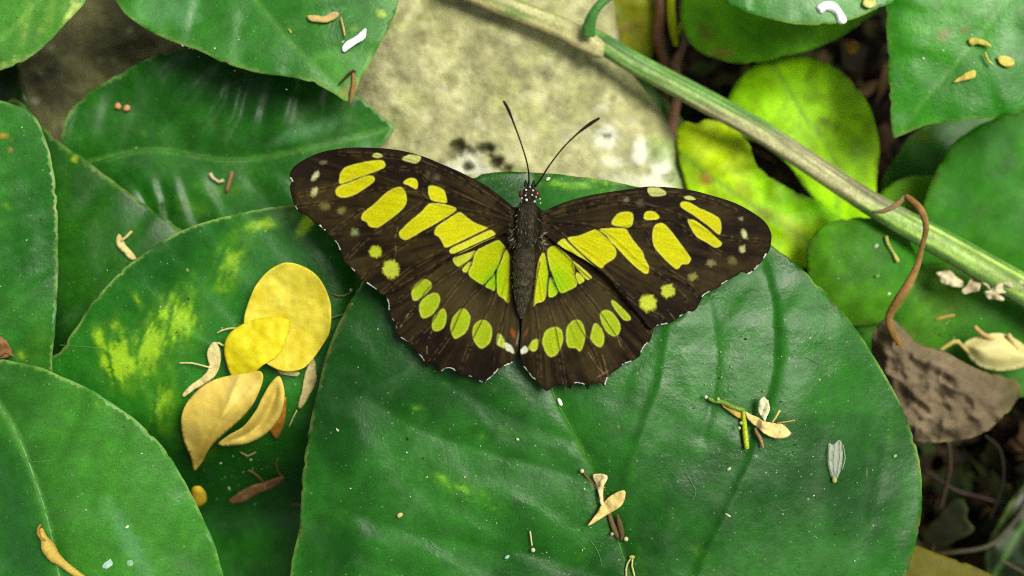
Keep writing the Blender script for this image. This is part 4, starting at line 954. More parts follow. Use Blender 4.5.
# litter on the other leaves
sepal([(119, 234), (123, 240), (126, 246), (132, 252), (136, 259), (130, 259), (124, 253), (118, 247), (116, 240)], C2_sh, 'pale hooked flower bit on the dim left leaf', seed=51, fil=[([(121, 241), (127, 236), (132, 231)], 1.4)])
root = empty('dry_sepal', 60, 550, 0); tag(root, 'curled tan flower tube on the lower left leaf', 'flower bit', 'pale dry flower bits')
tube_obj('tube', on(D_sh, [(41, 528), (44, 538), (49, 547), (53, 555), (62, 563), (74, 572), (90, 582)], .14), [2, 4, 7, 6, 4, 3.4, 3.], srgb(190, 165, 75), M_dry, root, step=3)
tube_obj('hook', on(D_sh, [(41, 524), (38, 530), (40, 537), (46, 541)], .2), [1.2, 1.6, 2, 1.5], srgb(150, 115, 50), M_dry, root, step=3)
sepal([(-4, 336), (4, 339), (9, 346), (12, 354), (4, 358), (-4, 356)], C_sh, 'brown scrap at the left edge of the photo', a=srgb(90, 60, 36), b_=srgb(165, 120, 75), seed=53, lift=.2, fil=[([(0, 356), (6, 352), (14, 356)], 1.2)])
root = empty('flower_stamen', 223, 182, -2.5); tag(root, 'pair of pinkish stamens on the deep green ribbed leaf', 'stamen')
tube_obj('filament', on(G_sh, [(210, 173), (213, 178), (219, 182), (224, 180)], .1), [2.4, 1.8, 1.4, 2], srgb(200, 190, 150), M_dry, root, step=3)
tube_obj('filament', on(G_sh, [(232, 171), (231, 178), (228, 186), (227, 192)], .1), [2.2, 2.4, 2, 1.8], srgb(140, 105, 75), M_dry, root, step=3)
sepal([(306, 16), (314, 15), (324, 16), (333, 12), (339, 13), (336, 18), (327, 22), (316, 22), (309, 20)], F_sh, 'tan slipper-shaped scrap on the pale dusty leaf', a=srgb(165, 138, 82), b_=srgb(214, 188, 120), seed=55, fil=[([(341, 17), (343, 26), (345, 36)], 1.1)])
o = sheet('white_petal', [(342, 48), (346, 42), (355, 37), (362, 31), (366, 28), (366, 34), (364, 39), (356, 44), (349, 49), (344, 52)], bitz(F_sh, .08, 0, 57, .05, 9), bitc(srgb(225, 230, 225), srgb(248, 248, 245), 557), M_white, None, 1.8)
tag(o, 'bright white petal on the pale dusty leaf', 'petal')
root = empty('flower_stamen', 350, 85, -1); tag(root, 'dark frayed filaments at the tip of the pale dusty leaf', 'stamen')
tube_obj('filament', on(F_sh, [(338, 85), (345, 78), (352, 71), (356, 72)], .06), [.7, 1.2, 1.4, 1], srgb(60, 50, 30), M_dry, root, n=6, step=3)
tube_obj('filament', on(F_sh, [(353, 72), (354, 82), (352, 95), (350, 104)], .04), [1.4, 2.6, 2.8, 1.5], srgb(140, 110, 65), M_dry, root, n=6, step=3)
o = sheet('bird_dropping', [(816, 8), (820, 3), (830, 1), (837, 4), (843, 12), (847, 20), (844, 24), (838, 23), (834, 14), (826, 11), (821, 14)], lambda x, y, D: J3_sh(x, y) + .02 + .08 * ss(0, 4, D), bitc(srgb(235, 235, 230), srgb(252, 252, 250), 559), M_white, None, 1.8)
tag(o, 'white bird dropping on the dusty leaf at the top edge', 'dropping')
sepal([(863, 4), (866, -3), (872, -3), (876, 3), (870, 8)], J3_sh, 'yellowish bract at the top edge beside the bird dropping', a=srgb(190, 190, 110), b_=srgb(220, 215, 140), seed=58)
sepal([(969, 39), (976, 38), (986, 41), (992, 47), (984, 45), (976, 44), (971, 46)], J4_sh, 'small yellow hooked bit on the top right leaf', a=srgb(190, 175, 70), b_=srgb(220, 205, 110), seed=59, fil=[([(985, 52), (988, 60), (993, 65)], 1.1)])
sepal([(998, 57), (1006, 56), (1014, 60), (1013, 66), (1006, 67), (999, 62)], J4_sh, 'plump yellow scrap nearest the right edge on the top right leaf', a=srgb(200, 185, 75), b_=srgb(230, 215, 120), seed=60)
sepal([(953, 82), (960, 77), (968, 72), (975, 70), (975, 77), (966, 80), (958, 82)], J4_sh, 'yellow wedge-shaped scrap low on the top right leaf', a=srgb(195, 180, 70), b_=srgb(225, 208, 110), seed=61)
sepal([(845, 42), (854, 40), (860, 46), (856, 53), (848, 53)], LeafShape(-4.5, (850, 50)), 'small tan leaf scrap in the dark gap at the top right', a=srgb(150, 110, 40), b_=srgb(190, 150, 60), seed=62)
tag(sheet('lemon_leaflet', [(963, 346), (968, 340), (982, 335), (1000, 333), (1016, 339), (1030, 350), (1036, 358), (1024, 367), (1005, 371), (985, 369), (971, 360)], lambda x, y, D: J8_sh(x, y) + .5 + .25 * ss(0, 15, D), bitc(srgb(205, 195, 120), srgb(232, 225, 160), 563, 12, [(966, 346), (1000, 350), (1034, 358)]), M_petal, None, 2.5),
    'pale lemon leaflet at the right edge above the brown leaf', 'leaflet')
J8s = lambda x, y: J8_sh(x, y) + .45
for k, (cx, cy, rx, ry, an, lab) in enumerate(((950, 279, 12, 7, 25, 'leftmost and plumpest petal of the pale litter heap'), (972, 287, 9, 6, -30, 'brownish petal second from the left in the pale litter heap'), (988, 281, 9, 5, 60, 'upright petal in the middle of the pale litter heap'),
        (1003, 288, 12, 5, -15, 'long petal right of middle in the pale litter heap'), (1015, 284, 9, 5, 10, 'rightmost petal of the pale litter heap'), (994, 296, 9, 4, 20, 'lowest petal of the pale litter heap'))):
    t = np.linspace(0, 2 * math.pi, 11)[:-1]; ca, sa = math.cos(R(an)), math.sin(R(an))
    wv = [1 + .3 * math.sin(2.3 * k + 3 * i) for i in range(10)]; pts = [(cx + 1.25 * rx * math.cos(a) * ca - ry * w_ * abs(math.sin(a)) ** .6 * math.sin(a) * sa, cy + 1.25 * rx * math.cos(a) * sa + ry * w_ * abs(math.sin(a)) ** .6 * math.sin(a) * ca) for a, w_ in zip(t, wv)]
    sepal(pts, J8s, lab, a=srgb(150, 130, 90) if k % 3 == 1 else srgb(190, 178, 130), b_=srgb(228, 220, 180), seed=70 + k, lift=.1 + .06 * k, amp=.3, group='heap of pale petals below the stalk')
for lab, pth, r, c in (('tan twiglet below the litter heap', [(935, 320), (944, 317), (955, 315)], [2.5, 2, 1.6], srgb(170, 150, 70)), ('forked yellowish twiglet left of the lemon leaflet', [(938, 352), (946, 346), (956, 341), (962, 346), (968, 352)], [2.5, 2.5, 3, 2.2, 2], srgb(180, 165, 90)),
                       ('short tan stalk above the lemon leaflet', [(974, 326), (980, 332), (988, 337), (994, 340)], [3, 2.6, 2.4, 2], srgb(190, 160, 100)), ('pale stub at the upper rim of the lemon leaflet', [(1008, 334), (1013, 342), (1018, 350)], [3, 2.4, 2], srgb(205, 190, 130))):
    z = J8s(np.array([p[0] for p in pth]), np.array([p[1] for p in pth])) + .15
    tag(tube_obj('twiglet', [(p[0], p[1], q) for p, q in zip(pth, z)], r, c, M_dry, None, n=8, step=3), lab, 'twiglet', 'twiglets on the right green leaf')
root = empty('flower_stamen', 893, 248, -2.6); tag(root, 'pale yellow stamen on the small round leaf', 'stamen')
tube_obj('filament', on(J7_sh, [(886, 236), (888, 244), (893, 252), (898, 262)], .08), [2.4, 1.6, 1.2, 2.6], srgb(190, 190, 100), M_dry, root, step=3)
crumb(J7_sh, 876, 246, 2.6, srgb(190, 210, 170), 'pale crumb on the small round leaf')
crumb(J7_sh, 877, 276, 2.4, srgb(110, 175, 70), 'light green crumb on the small round leaf')
def make_flakes():
    rs = np.random.default_rng(77); V = []; F = []; Cc = []; o = 0
    cl = [(A_sh, 720, 372, 60, 30, 60), (A_sh, 745, 360, 40, 40, 40), (A_sh, 600, 500, 30, 50, 50), (A_sh, 760, 440, 60, 40, 70), (A_sh, 450, 470, 110, 70, 90), (A_sh, 820, 350, 30, 50, 40), (A_sh, 850, 500, 40, 50, 50), (A_sh, 550, 540, 60, 30, 40),
          (B_sh, 150, 300, 60, 40, 30), (B_sh, 250, 470, 30, 30, 40), (C_sh, 20, 230, 25, 90, 40), (D_sh, 90, 480, 80, 60, 40), (F_sh, 250, 40, 70, 25, 50), (G_sh, 250, 150, 90, 50, 30), (J4_sh, 960, 60, 45, 45, 40), (J8_sh, 930, 335, 60, 25, 60), (J7_sh, 860, 265, 35, 35, 20), (E_sh, 20, 20, 40, 30, 20)]
    for sh, cx, cy, sx, sy, n in cl:
        for i in range(n):
            x, y = cx + rs.normal() * sx * .6, cy + rs.normal() * sy * .6
            if sh is A_sh and y < 395 and x < 700: continue
            if sh is A_sh and (x > 885 or x < 330): continue
            a = rs.uniform(0, 6.28); r = rs.choice([.35, .5, .8, 1.3], p=[.45, .35, .15, .05]); z = float(sh(x, y)[0]) + .012
            k = 5; pts = [P(x, y, z + .012)]
            for q in range(k):
                an = a + q / k * 6.28; rr = r * rs.uniform(.5, 1.4) * (1.6 if q == 0 else 1); pts.append(P(x + math.cos(an) * rr, y + math.sin(an) * rr, z))
            V += pts; F += [(o, o + 1 + (q + 1) % k, o + 1 + q) for q in range(k)]; o += k + 1
            Cc += [(srgb(170, 185, 140), srgb(120, 120, 70), srgb(190, 200, 175), srgb(90, 150, 60), srgb(40, 36, 20))[rs.integers(5)]] * (k + 1)
    # loose fine fibres
    fib = [(A_sh, [(806, 357), (815, 362), (826, 365), (838, 366), (848, 363), (851, 356)]), (A_sh, [(752, 288), (757, 290), (764, 286)]), (A_sh, [(684, 468), (690, 480), (696, 492), (692, 500)]), (B_sh, [(60, 345), (85, 347), (105, 349)]),
           (A_sh, [(590, 540), (598, 552), (602, 566)]), (A_sh, [(776, 505), (782, 511), (790, 508)]), (D_sh, [(20, 455), (35, 462), (52, 460)]), (A_sh, [(430, 540), (436, 548), (446, 552)])]
    for sh, pts in fib:
        pts = smooth_poly(pts, False, 3); z = sh(pts[:, 0], pts[:, 1]) + .02
        v, f, uv = tube(np.column_stack([pts, z]), .28, 4); V += list(v); F += [tuple(q + o for q in t) for t in f]; o += len(v); Cc += [srgb(95, 130, 75)] * len(v)
    tag(link_mesh('leaf_dust', np.array(V), F, M_hair, None, np.array(Cc), smooth=False), kind='stuff')
make_flakes()
random.seed(5)

# ------------------------------------------------------------------ butterfly
def cr(x0, y0, pts, s=8.): return [(x0 + a / s, y0 + b / s) for a, b in pts]
YEL = srgb(178, 177, 10); YHW = srgb(140, 160, 22); PAL = srgb(190, 195, 110); LIM = srgb(105, 168, 0)
# each spot: (polygon, colour, softness px)
LF = [
 (cr(284,140,[(455,350),(445,300),(455,260),(490,220),(560,195),(650,175),(740,160),(790,165),(812,190),(800,220),(740,250),(600,300)]), YEL, .62),
 (cr(284,140,[(410,410),(440,370),(520,340),(620,300),(690,285),(725,300),(720,330),(660,380),(560,440),(480,460),(430,450)]), YEL, .62),
 ([(364,212),(374,204),(386.5,192.5),(395,188),(402,187.5),(406,194),(406.5,202.5),(401.5,210),(390,219.5),(379,227),(373,227.5),(369,226),(366.5,222),(361.5,219.5),(362,214.5)], YEL, .5),
 (cr(412,140,[(130,380),(150,365),(200,370),(255,400),(270,440),(275,500),(210,495),(145,470)]), YEL, .62),
 ([(412,178),(416,179.5),(418,184),(416,189),(409,185.5),(403,183),(407,179)], YEL, .6),
 ([(399,233),(402,229),(409,222),(421,212),(427,205.5),(432,203),(442,204),(451,206),(456,210.5),(437,223),(424,230),(414,236),(406,240),(401,238)], YEL, .5),
 (cr(412,212,[(370,5),(400,10),(450,50),(500,85),(590,120),(598,133),(450,205),(350,252),(270,285),(250,260),(215,200),(180,175),(195,120),(280,60)]), YEL, .62),
 (cr(412,212,[(612,147),(650,155),(668,178),(640,195),(500,258),(330,332),(308,295),(450,225)]), srgb(212,215,40), .5),
 (cr(412,212,[(360,338),(650,208),(668,215),(540,285),(395,330)]), srgb(205,215,80), .4),
 ([(372.5,155),(376,153),(381,154),(383,156.5),(378,157.8),(373,157)], PAL, .6),
 ([(402,159),(408,155),(413,155),(421,157),(417,163),(409,162)], PAL, .6),
]
LFd = [  # soft smudges: x,y,rx,ry,angle,strength,colour
 (375.5,251.7,6.2,6.2,0,1,srgb(180,195,40)),(391,269,8.3,9.2,0,1,srgb(190,202,60)),(316,176,3.2,6,35,.85,srgb(210,215,150)),(314.6,192,4,5,30,.8,srgb(200,205,140)),
 (323,162.5,5,2.5,-15,.35,srgb(170,160,120)),(324.6,206,6,5,0,.35,srgb(165,155,80)),(341.5,210.6,5,4,0,.35,srgb(175,170,90)),(355,232.6,5,5,0,.6,srgb(150,170,110)),
 (436,177,6,4,0,.18,srgb(170,160,120)),(428,175,3,4,0,.15,srgb(170,160,120))]
LH = [
 (cr(412,212,[(325,375),(380,350),(510,310),(500,345),(470,372),(375,440)]), srgb(195,205,50), .4),
 (cr(412,212,[(400,460),(470,392),(473,430),(440,485)]), srgb(190,200,40), .4),
 (cr(412,212,[(525,302),(552,288),(680,228),(720,250),(743,285),(720,350),(680,445),(580,575),(550,575),(500,545),(452,495),(482,420),(492,370)]), srgb(184,196,8), .4),
 ([(494.3,273),(495,290),(490,289),(485.5,286.5),(488,282)], srgb(190,205,20), .4),
 ([(505.8,250),(508.8,254),(509.8,262),(509.3,284),(508.5,303),(504,299),(497.5,293),(497,272),(501,262)], srgb(196,203,10), .4),
 (cr(348,260,[(510,250),(540,200),(600,155),(650,165),(672,200),(660,230),(600,290),(545,325),(515,310)]), YHW, .8),
 (cr(348,260,[(570,370),(600,310),(660,270),(710,262),(738,300),(730,350),(690,420),(630,462),(585,455)]), YHW, .8),
 (cr(348,260,[(672,500),(700,440),(755,390),(785,420),(785,490),(760,545),(720,570),(680,560)]), YHW, .8),
 (cr(400,284,[(405,320),(430,260),(480,205),(520,200),(560,250),(560,310),(530,380),(490,415),(440,440),(410,390)]), YHW, .8),
 (cr(400,284,[(578,390),(600,320),(650,288),(700,300),(735,350),(735,420),(710,480),(650,515),(600,470)]), YHW, .8),
 (cr(400,284,[(775,480),(775,430),(790,395),(830,440),(840,510),(800,500)]), srgb(190,205,80), 1.),
 (cr(400,284,[(840,470),(880,485),(905,520),(910,560),(880,545),(850,530)]), srgb(215,220,205), .8)]
LHd = [(513.5,334,2.6,7,-25,.75,srgb(150,80,30)), (517.5,338,1.,9,8,.6,srgb(150,150,135))]
RF = [
 (cr(652,170,[(225,280),(240,255),(300,260),(370,300),(500,360),(550,410),(540,515),(440,440),(330,360),(250,310)]), YEL, .62),
 ([(687.6,221),(691,219.5),(696,221),(708,230),(719,240),(722,243),(720.7,246),(716,247.6),(712,246),(706,242),(696,236)], YEL, .5),
 ([(652.6,232.5),(654.5,226),(661,223),(668,227.5),(679.5,242),(689.5,256),(691,259.5),(688,264),(682,264.5),(677.6,269),(672,266),(658,252),(653,243)], YEL, .5),
 (cr(524,170,[(705,435),(740,360),(795,335),(870,350),(850,455)]), YEL, .62),
 ([(644,219),(645,213),(650,211),(656.5,213),(659.5,218),(652,220)], YEL, .6),
 ([(600,229),(624,228.5),(629,234),(634.6,242),(642.7,252),(644.6,258),(649,267),(648,273),(644,273),(633,264.5),(621.5,253),(611.5,242),(606,235)], YEL, .5),
 ([(568.5,237.5),(579,235.6),(591.5,230.6),(597,230),(609,240),(616,250),(614.6,258),(605,264.5),(603,267.6),(599,267),(584,255.5),(570,242)], YEL, .5),
 ([(558,242.5),(564,238.5),(568,242.5),(582,255.5),(594.5,267.4),(591.5,271),(574,258.5),(559,245)], srgb(212,215,40), .5),
 ([(684,197),(688,195.8),(693,197),(696,199.5),(690,200),(686,199)], PAL, .6),
 ([(648,188),(661,188.6),(666,194.5),(651.6,196)], PAL, .6)]
RFd = [(668,291,7,7,0,1,srgb(190,202,60)),(648,303,8.6,8.6,0,1,srgb(195,207,60)),(744.5,234,3,6.5,-30,.85,srgb(210,215,150)),(741,219,3,2.5,0,.4,srgb(200,200,150)),
 (742.6,249.5,4,4.5,0,.8,srgb(205,210,140)),(732,261,5,5,0,.3,srgb(165,155,80)),(711,262.6,5,5,0,.5,srgb(175,170,110)),(693,277,5.5,4.5,0,.55,srgb(175,175,90)),
 (626,200,4,3,0,.3,srgb(190,180,160)),(640,203,5,4,0,.15,srgb(170,160,120))]
RH = [
 (cr(524,242,[(400,155),(540,275),(520,300),(495,295),(425,212)]), srgb(205,215,50), .4),
 (cr(524,242,[(425,242),(485,300),(440,335),(415,290)]), srgb(195,205,40), .4),
 (cr(524,242,[(188,65),(250,30),(300,60),(385,150),(405,220),(405,255),(422,345),(350,390),(290,403),(228,260),(205,200)]), srgb(184,196,8), .4),
 (cr(524,242,[(212,285),(270,405),(198,437)]), srgb(190,205,20), .4),
 (cr(524,242,[(163,88),(190,220),(192,280),(170,455),(100,490),(75,505),(100,260),(125,130)]), srgb(196,203,10), .4),
 (cr(508,314,[(275,220),(300,140),(370,103),(430,130),(438,220),(400,310),(350,345),(310,320),(280,260)]), YHW, .8),
 (cr(508,314,[(465,170),(480,90),(545,45),(600,80),(618,180),(600,260),(575,300),(540,275),(480,260)]), YHW, .8),
 (cr(508,314,[(658,180),(680,100),(700,70),(750,120),(770,200),(745,265),(700,250),(660,200)]), YHW, .8),
 (cr(580,300,[(160,115),(200,80),(260,100),(320,190),(315,260),(280,290),(230,270),(180,200)]), YHW, .8),
 (cr(580,300,[(250,10),(280,10),(400,130),(390,165),(340,150),(270,60)]), YHW, .7),
 (cr(508,314,[(165,260),(200,210),(240,205),(235,270),(210,300),(180,290)]), srgb(180,198,50), 1.),
 (cr(508,314,[(100,290),(140,255),(160,300),(110,320)]), srgb(215,220,205), .8)]
RHd = [(526,333,1.8,7,25,.7,srgb(140,80,35))]
LF_out = [(520,206),(514.5,207.5),(502,197.5),(489.5,188),(476,180),(462,173),(450,167.5),(437,162),(425,157),(412,153),(396.5,149.8),(378,148),(353,147.5),(334,149.5),(319,153),(306.5,158.5),(296.5,164.5),(291,171),(289.5,177),(292,180.5),(290,186),(290.5,191),(292.5,200),(296,208),(301,213),(308,216.5),(315,223.5),(321,227),(327,234),(333,239.5),(337.5,244),(340,251),(344,262),(350,267),(355,272),(361,280),(367,283.5),(375.5,289),(381,294.5),(386,294.5),(396,291),(408,284),(422,276),(436,268),(450,258.5),(468,250),(482,243),(494,238),(506,233),(520,230)]
RF_out = [(536,207),(544,211),(555,206),(571.5,200),(589,195.5),(609,192),(630,189),(643,187),(652,186.5),(671,187.5),(693,190.5),(712,195.5),(727,200),(739.5,205),(752,212),(762,219),(768,226),(771.5,235),(771,243),(769.5,250),(764.5,257.5),(758,266),(752,272),(748,274.5),(744.5,272.5),(741,272),(738,275),(732,278),(724.5,282.5),(718,288),(711,291.5),(704.5,294.5),(701,300),(697,308),(692,312),(686,313),(680,316.5),(672.5,322),(666,324),(657.5,325.5),(650,328.5),(641,317),(628,302),(612,283),(599,271),(588,262),(574,254),(558,245),(546,236),(536,232)]
LH_out = [(384,292),(386.5,298),(388.5,304),(388.5,310),(389.5,316),(393,320),(396,327),(396,334),(402,338.5),(409,343),(414,350),(420,355.5),(424,361),(426,367.5),(429,364),(433,363),(436.5,365),(439.5,373),(444,369.5),(449,368),(454,370),(457.5,374.5),(464,376),(470,376.5),(477.5,379.5),(482.5,383),(487.5,380),(492.5,376),(496,372),(500,368),(506,365.5),(512,363),(515.5,356),(518,350),(519.5,335),(519,318),(517,290),(519,262),(519,240),(505,226),(480,235),(440,250),(405,272)]
RH_out = [(651,327),(652,334),(650,341),(646,344.5),(642.5,349),(640.5,355),(636,359),(631,361.5),(624,364),(618,369),(611,374),(607,379),(604.5,386.5),(600,382),(595.6,384),(591,382.5),(588,389.5),(583.8,384.5),(576,383),(572.5,385),(570.5,389),(566,385.5),(560,384.5),(554,386),(547,391),(541,386),(537,381),(532,377.5),(528,372),(523.5,366.5),(521,360),(520,350),(521,335),(522,318),(527,292),(531,262),(533,240),(556,236),(590,250),(625,290)]
LV = [[(512,212),(480,190.5),(440,169.5),(400,157.5),(340,153)],[(510,218),(470,200),(430,182),(418,170)],[(510,222),(480,213),(456,209),(430,202),(422,195)],[(300,195),(340,184.5),(385,169),(425,170)],[(298,206),(340,200),(380,190),(422,190)],
      [(331.5,233),(351.5,218),(362,210)],[(347,258),(371,234.5),(395,222),(412,210),(426,202)],[(362,281),(378,262),(412,240),(437,224),(458,210.5),(500,222)],[(383,292),(412,268),(449,248.5),(488,228.5),(508,222)],[(395,290),(430,270),(452,256),(500,234)]]
RV = [[(543,215),(571,205),(609,197),(652,193),(700,197),(735,210)],[(543,220),(580,208),(620,202),(640,205)],[(545,220),(580,225),(600,228),(640,224),(648,222)],[(645,205),(680,216),(719,236),(760,240)],[(648,222),(672,221),(705,243),(735,262)],
      [(645,228),(660,262),(690,285),(700,298)],[(545,222),(600,229),(640,262),(670,283),(686,300)],[(550,224),(568,240),(599,268.5),(625,293),(640,305),(662,318)],[(597,230),(612,243),(635,268)]]
LHV = [[(496,238),(452,257),(400,300)],[(494,240),(478,248),(471,259),(459,267),(430,287),(412,312),(398,325)],[(471,259),(468,272),(446,300),(430,325),(409,343)],[(504,248),(496,272),(484,285),(464,306),(450,335),(430,362)],[(495.5,272),(495.5,292),(485,315),(470,345),(460,374)],[(510,256),(508,300),(500,330),(492,360)]]
RHV = [[(548,238),(572,262),(590,278),(625,303),(650,332)],[(572,262),(578,284),(595,305),(618,338),(634,360)],[(545,250),(549,272),(560,295),(577,322),(595,355),(603,380)],[(549,272),(547,298),(556,330),(565,384)],[(540,262),(534,300),(538,330),(540,380)]]
LW = [[(320,226),(325,230)],[(335,241),(340,249)],[(351,267.5),(354,271)],[(367,283),(376,289.5)],[(386.5,299),(388.5,304),(388.5,309)],[(391.5,319),(395.5,327)],[(401,338),(408,343)],[(419,355),(424,361)],[(440,372),(445,369.3),(450,368),(454,370.5)],[(469,376.5),(482,382.3)],[(487,380.5),(493,375.5),(497,371),(506,365.5),(512,363)],[(290.5,178),(292.5,180.3)],[(294,206),(297,209)]]
RW = [[(766,254),(764,258)],[(758,266),(755,269)],[(727,281),(722,284)],[(709,292),(703,296)],[(690,312.5),(680,316.3)],[(667,323.8),(657,325.8)],[(646.5,344),(642.3,349),(641,353)],[(631,361.5),(623,365)],[(608,378),(605.5,384)],[(584,384),(575,383)],[(524,367),(529,373),(533,378.5),(536,381)],[(748,274.5),(752,272)]]
GH = [[(394,263.5),(396,252),(395,238),(399,224)],[(419,300),(409,313),(400,328)],[(432,331),(427,343),(427,354)],[(420,336),(416,344)],[(598,345),(604,360),(607,373),(611,380)],[(588,352),(597,366),(604,374)],[(617,336),(621,346)],[(596,378),(608,371)],[(699,287),(703,296),(706,305)],[(668,310),(675,320)]]
def wing(name, out, spots, smud, veins, whites, zf, root, seed, mir, base, marks=()):
    poly = smooth_poly(out, True, 1.6, sharp=())
    v, F = triangulate(poly, 1.0, .2)
    x, y = v[:, 0], v[:, 1]; D, _, _ = pdist(v, poly, True)
    wob = 1.1 * (fbm(x / 3.2, y / 3.2, seed + 4, 3) - .5)
    n1 = fbm(x / 40, y / 40, seed, 4); n2 = fbm(x / 4, y / 4, seed + 2, 3)
    # radial streaks from the wing base
    dx, dy = x - base[0], y - base[1]; th = np.arctan2(dy, dx); rr = np.hypot(dx, dy)
    st = fbm(th * 26, rr / 50, seed + 6, 3)
    dark = srgb(24, 17, 9); mid = srgb(55, 45, 20)
    k = ss(.35, .7, n1 * .55 + st * .45) * .75
    c = dark * (1 - k[:, None]) + mid * k[:, None]
    c = c * (.75 + .5 * n2[:, None])
    if 'hind' in name:      # olive brown median band
        band = ss(0.0, 1, np.exp(-((rr - 92) / 22) ** 2)) * .45
        c = c * (1 - band[:, None]) + srgb(72, 63, 34) * band[:, None]
    rim = (np.exp(-(D / 2.2) ** 2) * .6)[:, None]; c = c * (1 - rim) + srgb(22, 14, 10) * rim
    vd = np.full(len(x), 9.)
    for l in veins: vd = np.minimum(vd, pdist(v, smooth_poly(l, False, 6))[0])
    vk = (np.exp(-(vd / .8) ** 2) * .55)[:, None]; c = c * (1 - vk) + srgb(24, 17, 10) * vk
    vk2 = (np.exp(-((vd - 1.6) / .8) ** 2) * .22 * ss(.4, .6, n2))[:, None]; c = c * (1 - vk2) + srgb(120, 98, 62) * vk2
    ymask = np.zeros(len(x))
    for pl, colr, soft in spots:
        pp = smooth_poly(pl, True, 1.5); ins = inside(v, pp); d, _, _ = pdist(v, pp, True); sd_ = np.where(ins, d, -d)
        mk = ss(-soft, soft, sd_ + wob * (soft if soft > .55 else .35))
        gcol = np.tile(colr * (.72 if colr[0] > YEL[0] or colr[1] > YEL[1] else 1.), (len(x), 1)) * (1 + .14 * (fbm(x / 7, y / 7, seed + 9)[:, None] - .5))
        # paler rim of scales, green glow in the basal cell
        rimk = (np.exp(-((sd_ - .6) / .9) ** 2) * .35)[:, None]; gcol = gcol * (1 - rimk) + srgb(198, 198, 95) * rimk
        gl = np.exp(-((rr - 50) / 17) ** 2) * np.exp(-((np.abs(np.degrees(th if not mir else th)) - (118 if not mir else 62)) / 15) ** 2) * .75 * ('hind' in name)
        gl2 = (np.exp(-((rr - 75) / 45) ** 2) * .30 * (fbm(x / 16, y / 16, seed + 19) > .5) * 0 + gl)[:, None]
        gcol = gcol * (1 - gl2) + LIM * gl2
        c = c * (1 - mk[:, None]) + gcol * mk[:, None]; ymask = np.maximum(ymask, mk)
    for (sx, sy, rx, ry, an, kk, colr) in smud:
        ca, sa = math.cos(R(an)), math.sin(R(an)); ddx, ddy = x - sx, y - sy
        q = np.hypot((ddx * ca + ddy * sa) / rx, (-ddx * sa + ddy * ca) / ry) + .45 * (fbm(np.arctan2(ddy, ddx) * 5, np.hypot(ddx, ddy) / 6, seed + 30, 2) - .5) + (.9 * (n2 - .5) if kk < 1 else 0)
        mk = (ss(1.18, .75 if kk >= 1 else .3, q) * min(kk, 1))[:, None]; c = c * (1 - mk) + colr * .72 * mk
    vk = (np.exp(-(vd / .7) ** 2) * .85 * ymask)[:, None] if 'hind' in name else (np.exp(-(vd / .62) ** 2) * .3 * ymask)[:, None]
    c = c * (1 - vk) + srgb(30, 26, 8) * vk
    for l in marks:
        d = pdist(v, l)[0]; mk = (np.exp(-(d / .5) ** 2) * .35 * ss(.3, .6, n2))[:, None]; c = c * (1 - mk) + srgb(160, 140, 95) * mk
    for l in whites:
        d = pdist(v, l)[0]; mk = (ss(.95, .35, d + 1.8 * (n2 - .42)))[:, None]; c = c * (1 - mk) + srgb(235, 235, 220) * mk
    z = zf(x, y) + .012 * np.exp(-(vd / 1.2) ** 2) + .03 * (st - .5) * ss(0, 60, rr)
    o = link_mesh(name, P(x, y, z), F, M_wing, root, c)
    m = o.modifiers.new('thickness', 'SOLIDIFY'); m.thickness = .00012; m.offset = -1
    return o

